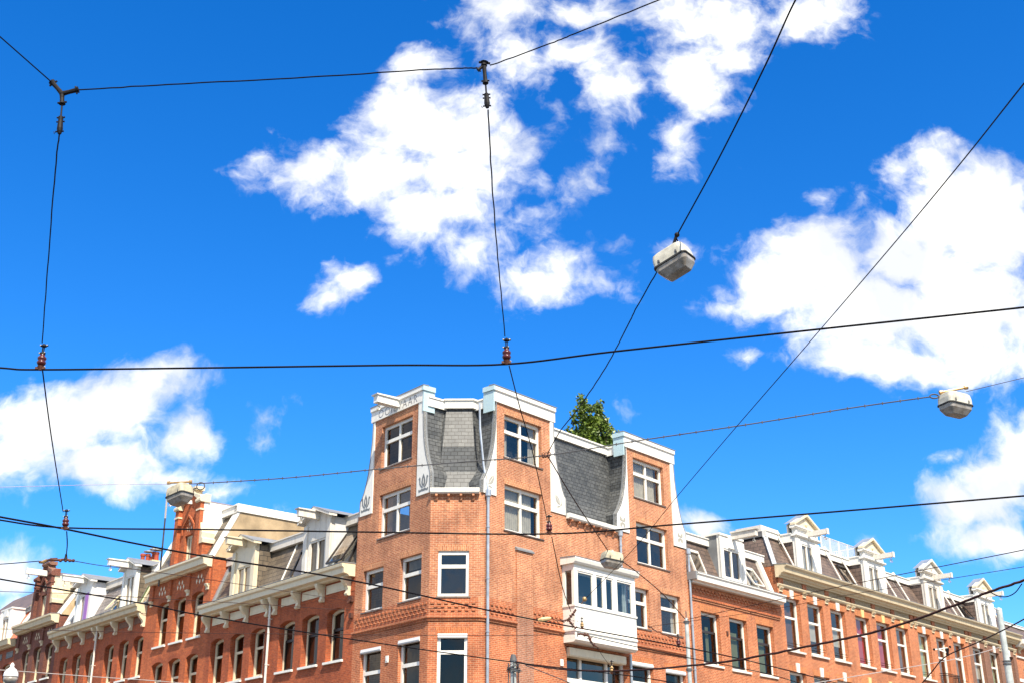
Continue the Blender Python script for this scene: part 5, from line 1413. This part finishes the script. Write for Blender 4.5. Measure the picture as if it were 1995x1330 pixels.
# stay rod of the left lantern and globe lamp at the bottom left
def globe_lamp():
    c = at(21, 1316, 30); T = thing('globe_lamp', 'white domed lamp at the bottom left edge', 'street lamp', c)
    m = MB(); rr = .17
    m.tube([c + Vector((0, 0, z)) for z in (-.02, .0, .08, .15, .19, .22, .26, .31)], [.17, .175, .16, .115, .06, .04, .05, .015], 18); m.build('dome', 'globe_white', T, smooth=True)
    m = MB(); m.tube([c + Vector((0, 0, z)) for z in (-.03, -.1, -.17, -.2)], [.165, .16, .11, .04], 18); m.build('glass_bowl', 'lamp_lens', T, smooth=True)
    m = MB(); m.tube([c + Vector((0, .0, -.2)), c + Vector((0, 0, -.5)), Vector((c.x, c.y, 0))], [.035, .05, .06], 10); m.build('post', 'pole_grey', T)
globe_lamp()
a_ = at(315, 1086, 64); b_ = at(326, 960, 62.5)
T = thing('roof_mast', 'thin two tone mast rising from the roof left of the tall brick gable', 'mast', a_)
m = MB(); m.tube([Vector((a_.x, a_.y, a_.z - 1.5)), a_.lerp(b_, .62)], .045, 8); m.build('lower_rod', 'cable_grey', T)
m = MB(); m.tube([a_.lerp(b_, .62), b_], .05, 8); m.build('upper_rod', 'white_paint', T)

# ================================================================== OVERHEAD LINE
def wire(pts, wpx, label, mat='cable_black', name='wire', cat='wire', knots=0, group=None, n=8, sides=6, wav=0.):
    """pts: view angles with distance; becomes a round cable through the 3-D points"""
    P = catmull([at(*p) for p in pts], n)
    if wav:
        rnd = random.Random(len(label)); P = [p + Vector((rnd.uniform(-wav, wav), 0, rnd.uniform(-wav, wav))) for p in P]
        P = catmull(P, 3)
    Ym = sum(p[2] for p in pts) / len(pts)
    rad = [wpx * .44 * Ym * 1.05 / FPX for p in P]
    m = MB(); m.tube(P, rad, sides)
    if knots:
        L = 0; last = P[0]
        for p, q in zip(P[:-1], P[1:]):
            k = 0
            while True:
                seg = (q - p).length
                if L + seg - k * 0 < knots: break
                f = (knots - L) / seg; c = p.lerp(q, max(0, min(1, f)))
                d = (q - p).normalized(); u = Vector((0, 0, 1))
                m.tube([c - u * rad[0] * 2.4, c + u * rad[0] * 2.4], rad[0] * 1.0, 5)
                p = c; L = 0
            L += (q - p).length
    return solo(m, name, mat, label, cat, group)
def hY(px, py, h): return (px, py, ath(px, py, h).y)
def along(a, b, f): return a.lerp(b, f)
H1, H2 = 5.75, 6.2
# nodes
J1 = hY(121, 178, H2); J2 = hY(943, 130, H2)
I1 = hY(80, 713, H1); I3 = hY(987, 709, H1); I2 = hY(127, 1026, H1); I4 = hY(1070, 1038, H1)
J3 = hY(128, 1090, 6.0)
wire([hY(-60, 20, H2), hY(0, 72, H2), hY(100, 160, H2)], 3.4, 'black span wire running off the top left corner')
wire([hY(152, 176, H2), hY(330, 165, H2), hY(600, 151, H2), hY(800, 138, H2), hY(880, 134, H2), hY(930, 133, H2)], 3.4, 'black span wire between the two dark yokes at the top', wav=.002)
wire([hY(955, 128, H2), hY(1070, 86, H2), hY(1130, 62, H2), hY(1285, 0, H2), hY(1400, -50, H2)], 3.4, 'black span wire rising from the middle yoke over the clouds', wav=.002)
wire([(116, 262, J1[2] * 1.02), (109, 320, 7.4), (96, 480, 8.8), (82, 668, I1[2] * .98)], 3.0, 'dropper wire hanging from the left yoke', wav=.002)
wire([(951, 214, J2[2] * 1.02), (957, 330, 7.1), (968, 480, 8.5), (984, 655, I3[2] * .98)], 3.0, 'dropper wire hanging from the middle yoke', wav=.002)
wire([(83, 722, I1[2] * 1.01), (100, 850, 12.2), (123, 996, I2[2] * .98)], 2.6, 'dropper wire between the two lower left insulators')
wire([(992, 712, I3[2] * 1.01), (1012, 790, 12), (1040, 890, 13.6), (1066, 1012, I4[2] * .98)], 2.2, 'dropper wire crossing the upper window of the near gable')
wire([(1075, 1045, I4[2] * 1.01), (1095, 1140, 19), (1112, 1190, 22)], 1.8, 'dropper wire falling past the left corner of the bay window')
wire([(130, 1034, I2[2]), (131, 1060, 17), (129, 1082, 19)], 2.4, 'short link wire above the left crossing clamp')
wire([hY(-200, 700, H1), hY(0, 716, H1), hY(80, 719.5, H1), hY(400, 716, H1), hY(760, 711, H1), hY(985, 709, H1), hY(1200, 684, H1), hY(1600, 641, H1), hY(1995, 599, H1), hY(2200, 575, H1)], 4.6, 'thick black contact wire crossing the whole sky above the roofs', cat='contact wire', name='contact_wire')
wire([hY(-100, 993, H1), hY(0, 1012, H1), hY(127, 1027, H1), hY(400, 1030.5, H1), hY(690, 1035, H1), hY(1070, 1039, H1), hY(1300, 1022, H1), hY(1600, 998, H1), hY(1995, 965, H1), hY(2150, 952, H1)], 3.8, 'black contact wire passing in front of both upper gable storeys', cat='contact wire', name='contact_wire')
wire([hY(-100, 988, H1), hY(0, 1006, H1), hY(124, 1029, H1), hY(250, 1055, H1), hY(400, 1083, H1), hY(692, 1131, H1), hY(1010, 1200, H1), hY(1360, 1265, H1), hY(1520, 1301, H1), hY(1650, 1335, H1)], 3.2, 'black contact wire sinking from the left edge across the facades to the bay window', cat='contact wire', name='contact_wire')
wire([hY(-100, 1108, 5.6), hY(0, 1127, 5.6), hY(280, 1175, 5.6), hY(400, 1199, 5.6), hY(670, 1242, 5.6), hY(1010, 1290, 5.6), hY(1245, 1318, 5.6), hY(1400, 1345, 5.6)], 2.6, 'brown black contact wire low across the left facades', mat='cable_black', cat='contact wire', name='contact_wire')
wire([hY(-60, 1148, 6.2), hY(0, 1151, 6.2), hY(150, 1156, 6.2), hY(364, 1168, 6.2), hY(520, 1177, 6.2), hY(683, 1187, 6.2), hY(860, 1184, 6.2)], 1.3, 'thin grey wire under the cornices of the left houses', mat='cable_brown')
wire([hY(-60, 1222, 5.9), hY(0, 1224, 5.9), hY(300, 1231, 5.9), hY(668, 1235, 5.9), hY(970, 1237, 5.9), hY(1122, 1234, 5.9)], 1.3, 'thin grey wire level with the honeycomb brick band', mat='cable_brown')
wire([hY(-60, 1301, 5.3), hY(30, 1306, 5.3), hY(180, 1317, 5.3), hY(300, 1325, 5.3), hY(380, 1332, 5.3)], 1.5, 'thin pale wire at the bottom left above the domed lamp', mat='cable_light')
wire([hY(-60, 1100, 6.0), hY(0, 1098, 6.0), hY(76, 1092, 6.0)], 2.0, 'short span wire left of the crossing clamp', mat='cable_black')
wire([hY(146, 1092, 6.0), hY(200, 1101, 6.4), hY(293, 1112, 6.6), hY(480, 1139, 7.2), (690, 1171, 45.5)], 1.3, 'thin wire from the crossing clamp to the corner of the red house', mat='cable_brown')
# span of the lanterns
wire([(-80, 950, 33), (0, 948, 33.3), (200, 943, 33.8), (334, 942, 34)], 1.2, 'pale thin span wire left of the beige lantern', mat='cable_light')
wire([(372, 941, 34), (385, 941, 33.9), (560, 930, 33.3), (735, 913, 32.5), (900, 899, 31.8), (1065, 886, 31), (1240, 858, 30.2), (1450, 827, 29.3), (1650, 795, 28.6), (1812, 772, 28)], 2.5, 'twisted grey lantern cable crossing the corner building gables', mat='cable_grey', knots=.42, cat='cable', name='cable')
wire([(1882, 762, 28), (1995, 735, 27.6), (2080, 715, 27.4)], 1.6, 'thin span wire right of the cream lantern', mat='cable_grey')
for (cx, cy, Y, r_, lab) in ((391, 946, 34, 8, 'loop of grey cable beside the beige lantern'), (1820, 771, 28, 9, 'small loop of cable beside the cream lantern')):
    c = at(cx, cy, Y); rr = r_ * Y / FPX; m = MB()
    flat = .5 if cx > 1000 else .95
    m.tube([c + Vector((rr * math.cos(a / 16 * 6.283), 0, rr * flat * math.sin(a / 16 * 6.283))) for a in range(17)], .018, 6, False)
    e = LC[3] if cx < 1000 else LB[3]
    s0 = c + Vector((rr * (-.9 if cx < 1000 else .9), 0, -rr * .5 * flat))
    m.tube(catmull([s0, s0.lerp(e, .5) + Vector((0, 0, -.12)), e + Vector((0, 0, -.05))], 6), .016, 6)
    solo(m, 'cable_loop', 'cable_grey', lab, 'cable')
top = LA[3]
m = MB(); e0 = at(1321, 455, 20.4)
m.tube(catmull([at(1620, -120, 13), at(1550, 0, 14), at(1490, 130, 15.6), at(1400, 310, 18.2), e0], 8), .0145, 6)
solo(m, 'cable', 'cable_black', 'steep black cable from the top edge down to the grey lantern', 'cable')
m = MB(); m.quadbox(at(1319, 456, 20.4), at(1310, 484, 20.45), .05, .04); m.tube([at(1318, 465, 20.4), at(1325, 480, 20.5)], .012, 5); m.ball(at(1319, 458, 20.4), .05)
solo(m, 'cable_clamp', 'black_iron', 'dark clamp holding the grey lantern to its cable', 'clamp')
wire([(1281, 527, 20.8), (1277, 535, 20.9), (1240, 600, 21.8), (1225, 630, 22.3), (1180, 715, 24.5), (1130, 790, 27), (1092, 838, 29), (1067, 882, 31)], 2.6, 'cable from the grey lantern down to the knot before the gable', mat='cable_black', cat='cable', name='cable', wav=.004)
m = MB(); c = at(1066, 886, 31)
for k in range(6): m.ball(c + Vector((random.uniform(-.12, .12), 0, random.uniform(-.05, .05))), .035)
for k in range(3): m.tube([c + Vector((-.1 + .08 * k + .04 * math.cos(a / 8 * 6.283), 0, .03 + .05 * math.sin(a / 8 * 6.283))) for a in range(9)], .01, 5, False)
solo(m, 'wire_knot', 'rust', 'rusty ring where three lantern cables meet', 'clamp')
wire([(1068, 889, 31), (1120, 975, 35), (1182, 1068, 40.5), (1189, 1080, 40.9)], 2.4, 'cable from the rusty ring down to the lantern by the bay', mat='cable_brown', cat='cable', name='cable')
wire([(1200, 1086, 41), (1230, 1105, 41.6), (1290, 1155, 43), (1334, 1204, 44)], 2.0, 'cable from the bay lantern to the slim grey pole', mat='cable_brown', cat='cable', name='cable')
wire([(2060, 85, 9), (1995, 163, 10), (1880, 308, 12.5), (1750, 465, 15.5), (1600, 640, 19), (1435, 830, 24), (1320, 965, 29), (1240, 1062, 33), (1141, 1165, 38)], 2.0, 'long thin diagonal wire falling from the right edge to the bay window', mat='cable_black')
m = MB(); c = at(1139, 1166, 38); m.ball(c, .075); m.tube([c, at(1132, 1176, 38.5)], .012, 5); solo(m, 'wire_ball', 'brass_dirty', 'small ball at the lower end of the diagonal wire', 'clamp')
# heavy feeder from the coiled pole to the right edge
wire([(1003, 1288, 33), (1050, 1297, 32), (1109, 1304, 31), (1193, 1306, 29.6), (1300, 1300, 28), (1434, 1285, 26.3), (1560, 1261, 25), (1660, 1240, 24), (1746, 1218, 23.3), (1860, 1178, 22.4), (1930, 1151, 21.8), (1995, 1129, 21.3), (2080, 1098, 20.8)], 4.6, 'heavy drooping brown cable from the coiled pole to the right edge', mat='cable_brown', cat='cable', name='cable', wav=.006)
wire([(1930, 1153, 21.8), (1945, 1160, 21.8), (1962, 1161, 21.7), (1978, 1153, 21.6), (1991, 1136, 21.4)], 2.2, 'slack loop hanging under the heavy cable at the right', mat='cable_black', cat='cable', name='cable')
wire([(2080, 1150, 20), (1995, 1205, 22), (1910, 1248, 24), (1844, 1277, 25.5), (1815, 1308, 26.5), (1780, 1350, 27.5)], 2.6, 'black cable dropping from the right edge past the iron balcony', mat='cable_brown', cat='cable', name='cable')
wire([(2060, 1054, 26), (1995, 1070, 27.5), (1850, 1099, 31), (1620, 1145, 37), (1480, 1175, 41), (1337, 1206, 44)], 1.7, 'thin wire from the slim pole to the right edge over the pediments', mat='cable_brown')
wire([(2060, 1092, 28), (1995, 1103, 29), (1840, 1128, 32), (1640, 1160, 36), (1480, 1190, 40), (1262, 1220, 43)], 1.2, 'thinner wire running just below the one from the slim pole', mat='cable_brown')
wire([(1500, 1345, 30), (1620, 1324, 33), (1746, 1303, 37), (1844, 1286, 41), (1905, 1272, 44), (1947, 1260, 46)], 1.6, 'pale guy wire tied to the thick pale grey pole', mat='cable_light')
wire([(1947, 1260, 46), (1956, 1272, 46), (1966, 1276, 46)], 1.6, 'short pale tail of wire on the thick grey pole', mat='cable_light')
wire([(1262, 1218, 40), (1275, 1226, 40), (1290, 1233, 40), (1311, 1243, 40)], 2.6, 'short chain of links under the window beside the slim pole', mat='rust', wav=.02, cat='chain', name='chain')
wire([(1024, 1295, 33), (1060, 1309, 34), (1100, 1325, 35), (1140, 1342, 36)], 1.8, 'grey stay wire leaving the coiled pole to the right', mat='cable_grey')
wire([(1163, 1260, 24), (1180, 1285, 25), (1200, 1310, 26)], 1.0, 'hair thin wire below the chain of the bay', mat='cable_brown')
wire([(1150, 1238, 24), (1200, 1250, 24), (1320, 1276, 24.5), (1480, 1308, 25), (1560, 1330, 25)], 1.8, 'contact wire stub continuing right from the chain under the bay', mat='cable_black', name='contact_wire', cat='contact wire')

# --- fittings
def yoke(c, arms, label):
    """cast iron yoke with socketed arms, bolts and a hanging rod"""
    T = thing('wire_yoke', label, 'yoke', at(*c))
    C = at(*c); m = MB(); bl = MB(); k = c[2] / FPX
    for (px, py, w) in arms:
        e = at(px, py, c[2]); m.tube([C, C.lerp(e, .45), C.lerp(e, .8), e], [w * .55 * k, w * .45 * k, w * .5 * k, w * .72 * k], 9)
        d = (e - C).normalized(); s = d.cross(Vector((0, 1, 0))).normalized()
        q = C.lerp(e, .86); bl.tube([q - s * w * .95 * k, q + s * w * .95 * k], w * .2 * k, 6)
    m.ball(C, arms[0][2] * .62 * k)
    m.build('casting', 'black_iron', T); bl.build('bolt', 'black_iron', T)
    return T
T1 = yoke((121, 183, J1[2]), [(101, 160, 11), (153, 175, 11), (121, 203, 11)], 'black three armed yoke at the upper left')
def hanger_rod(p, q, T, k, mat='black_iron', w=4.2):
    m = MB(); a, b = at(*p), at(*q)
    m.tube([a, b], w / 2 * k, 8); m.build('rod', mat, T)
    m = MB(); d = (b - a).normalized(); s = d.cross(Vector((0, 1, 0))).normalized()
    m.tube([a.lerp(b, .72), a.lerp(b, .78), a.lerp(b, 1.0), a.lerp(b, 1.45), a.lerp(b, 1.6), a.lerp(b, 1.75)], [3.5 * k, 6 * k, 5.5 * k, 6.8 * k, 6 * k, 4 * k], 9)
    m.build('turnbuckle', 'black_iron' if mat == 'black_iron' else mat, T)
    m = MB()
    for f in (.8, 1.05, 1.62): c = a.lerp(b, f); m.tube([c - s * 9 * k, c - s * 6 * k, c + s * 6 * k, c + s * 9 * k], [2.2 * k, 1.6 * k, 1.6 * k, 2.2 * k], 6)
    m.tube([a.lerp(b, 1.62) - s * 9 * k, a.lerp(b, 1.75) - s * 12 * k, a.lerp(b, 1.6) - s * 13 * k], .8 * k, 5)
    m.build('split_pin', 'black_iron', T)
hanger_rod((121, 203, J1[2]), (118, 236, J1[2]), T1, J1[2] / FPX)
T2 = yoke((943, 128, J2[2]), [(931, 137, 8), (944, 122, 14), (946, 163, 10)], 'black upright yoke on the wire at the top centre')
hanger_rod((946, 163, J2[2]), (948, 190, J2[2]), T2, J2[2] / FPX)
def insulator(px, py, Y, s, label, up=True, lean=0., red=True):
    """suspension insulator: fork, rod, ribbed porcelain body, clamp on the wire at (px,py)"""
    k = Y / FPX * s; C = at(px, py, Y)
    T = thing('insulator', label, 'insulator', C)
    U = Vector((lean, 0, 1)).normalized(); S = Vector((1, 0, 0))
    P_ = lambda z, x=0: C + U * (z * k) + S * (x * k)
    m = MB(); zs = [5, 8, 12, 15, 17, 20, 24, 27, 29, 32, 34]; rs = [5, 8.5, 10.5, 9.5, 6.5, 9.5, 10, 7.5, 5, 5.5, 3.5]
    m.tube([P_(z) for z in zs], [r * k for r in rs], 16); m.build('porcelain_body', 'porcelain_red' if red else 'brass_dirty', T, smooth=True)
    m = MB(); m.tube([P_(33), P_(38)], [6.5 * k, 4 * k], 8); m.tube([P_(36, -1.6), P_(54, -1.6)], 1.5 * k, 6); m.tube([P_(36, 1.8), P_(54, 1.8)], 1.2 * k, 6)
    m.quadbox(P_(36, -7), P_(36, 6), 3 * k, 3 * k); m.tube([P_(52), P_(58)], [7 * k, 3 * k], 8); m.quadbox(P_(54, -7.5), P_(54, 10), 2.6 * k, 3 * k)
    m.build('fork', 'black_iron', T)
    m = MB()
    for z, x in ((36, -7.5), (37, 3.5), (55, -7.5), (55, 7), (1, -10), (2, 9)): m.ball(P_(z, x), 2.1 * k, n=7, m=5)
    m.tube([P_(1.5, -4), P_(4.5, 0), P_(3, 4)], 2.8 * k, 7)
    m.build('bolt', 'galvanised', T)
    m = MB(); m.quadbox(P_(-.5, -11.5), P_(-.5, 10), 6 * k, 5 * k); m.tube([P_(-6), P_(4)], [3.5 * k, 8 * k], 8); m.build('wire_clamp', 'rust', T)
    return T
insulator(79, 716, I1[2], .92, 'red insulator on the thick contact wire at the left')
insulator(987, 705, I3[2], .92, 'red insulator on the thick contact wire at the centre')
insulator(127, 1028, I2[2], .66, 'dark red insulator above the left street gables', lean=-.06)
insulator(1070, 1037, I4[2], .62, 'red insulator in front of the lower gable window')
insulator(1134, 1223, 24, .36, 'small cream insulator before the bay window skirt', red=False)
insulator(1322, 1258, 40, .40, 'small dark insulator beside the slim grey pole', red=True)
insulator(1192, 1310, 29.6, .40, 'pale insulator on the heavy cable below the bay window', red=False)
def chain(pts, r, label, mat='rust', Y=24, cat='chain', name='wire_chain', bead=1.):
    r *= .55
    m = MB(); P = catmull([at(x, y, Y) for x, y in pts], 5); rnd = random.Random(len(pts) + int(pts[0][0]))
    m.tube(P, r * .32, 5)
    for i, (p, q) in enumerate(zip(P[:-1], P[1:])):
        c = (p + q) / 2; d = (q - p).normalized(); u = Vector((rnd.uniform(-1, 1), -.3, rnd.uniform(-1, 1))).normalized()
        if i % 2: m.ball(c, r * rnd.uniform(.8, 1.5), (1, 1, rnd.uniform(.6, 1.3)), 7, 5)
        else: m.quadbox(p.lerp(q, .1), p.lerp(q, .9), r * rnd.uniform(.9, 2.0), r * .8)
        if i % 3 == 0: m.tube([c - u * r * 2.2, c + u * r * 2.2], r * .4, 5)
    o = solo(m, name, mat, label, cat)
    return o
chain([(1085, 1208), (1100, 1208), (1110, 1203), (1118, 1192), (1122, 1187)], .045, 'rusty chain fork at the lower left corner of the bay')
chain([(1108, 1207), (1114, 1215), (1122, 1223)], .04, 'short lower arm of the rusty chain fork')
chain([(1124, 1234), (1138, 1235), (1147, 1238), (1150, 1246), (1155, 1254), (1163, 1259)], .045, 'rusty chain bent over the bay window skirt')
chain([(1112, 1208), (1130, 1209)], .015, 'thin link between the chain fork and the cream insulator', mat='cable_grey')
m = MB(); m.tube([at(1048, 1207, 24), at(1055, 1206, 24), at(1068, 1204, 24), at(1074, 1203, 24)], [.02, .045, .04, .015], 8); solo(m, 'strain_clamp', 'strain_cream', 'cream strain clamp left of the rusty chain fork', 'clamp')
wire([(1074, 1204, 24), (1086, 1208, 24)], 1.6, 'short link beside the cream strain clamp', mat='cable_brown')
# crossing clamp above gable house C
Yc = J3[2]
T = thing('crossing_clamp', 'long rusty crossing clamp before the dark brick gable at the left', 'clamp', at(105, 1091, Yc)); k = Yc / FPX
m = MB(); m.tube(catmull([at(76, 1094, Yc), at(88, 1093, Yc), at(98, 1089, Yc), at(112, 1090, Yc), at(128, 1089, Yc), at(144, 1092, Yc)], 3), [2.5 * k] * 16, 6)
m.quadbox(at(98, 1087, Yc), at(112, 1086.5, Yc), 2 * k, 2 * k); m.quadbox(at(98, 1092, Yc), at(112, 1091, Yc), 2 * k, 2 * k)
for x in (118, 128, 136, 143): m.ball(at(x, 1091, Yc), 3.4 * k, n=7, m=5)
m.build('clamp_body', 'rust', T)
m = MB(); m.tube([at(76, 1095, Yc), at(84, 1094, Yc), at(92, 1090, Yc)], [1.5 * k, 3.6 * k, 3 * k], 7); m.build('strain_wedge', 'brass_dirty', T)
m = MB(); m.tube([at(128, 1090, Yc), at(129, 1078, Yc)], [4 * k, 1.8 * k], 8); m.build('link', 'black_iron', T)
# bracket fitting on the third right house
Yb = 44; T = thing('wall_fitting', 'white and black line fitting in front of the green curtained house', 'clamp', at(1845, 1265, Yb)); k = Yb / FPX
m = MB(); m.quadbox(at(1822, 1264, Yb), at(1846, 1261, Yb), 2 * k, 2 * k); m.quadbox(at(1826, 1263, Yb), at(1843, 1270, Yb), 2 * k, 2 * k); m.build('arm', 'white_paint', T)
m = MB(); m.ball(at(1820, 1264, Yb), 2.4 * k, n=7, m=5); m.tube([at(1845, 1262, Yb), at(1846, 1276, Yb)], [4.2 * k, 2 * k], 8); m.ball(at(1851, 1259, Yb), 2.4 * k, n=7, m=5); m.build('knob', 'black_iron', T)
# anchor on the corner between the red house and the corner building
m = MB(FL); m.box(5.12, 5.3, 0, .12, 10.3, 10.5); m.box(5.15, 5.45, 0, .1, 10.95, 11.2); m.tube([FL.w(5.2, .1, 11.05), FL.w(5.3, .2, 10.9)], .05, 6)
solo(m, 'wall_anchor', 'rust', 'rusty wall anchor in the corner between the red house and the corner building', 'anchor')
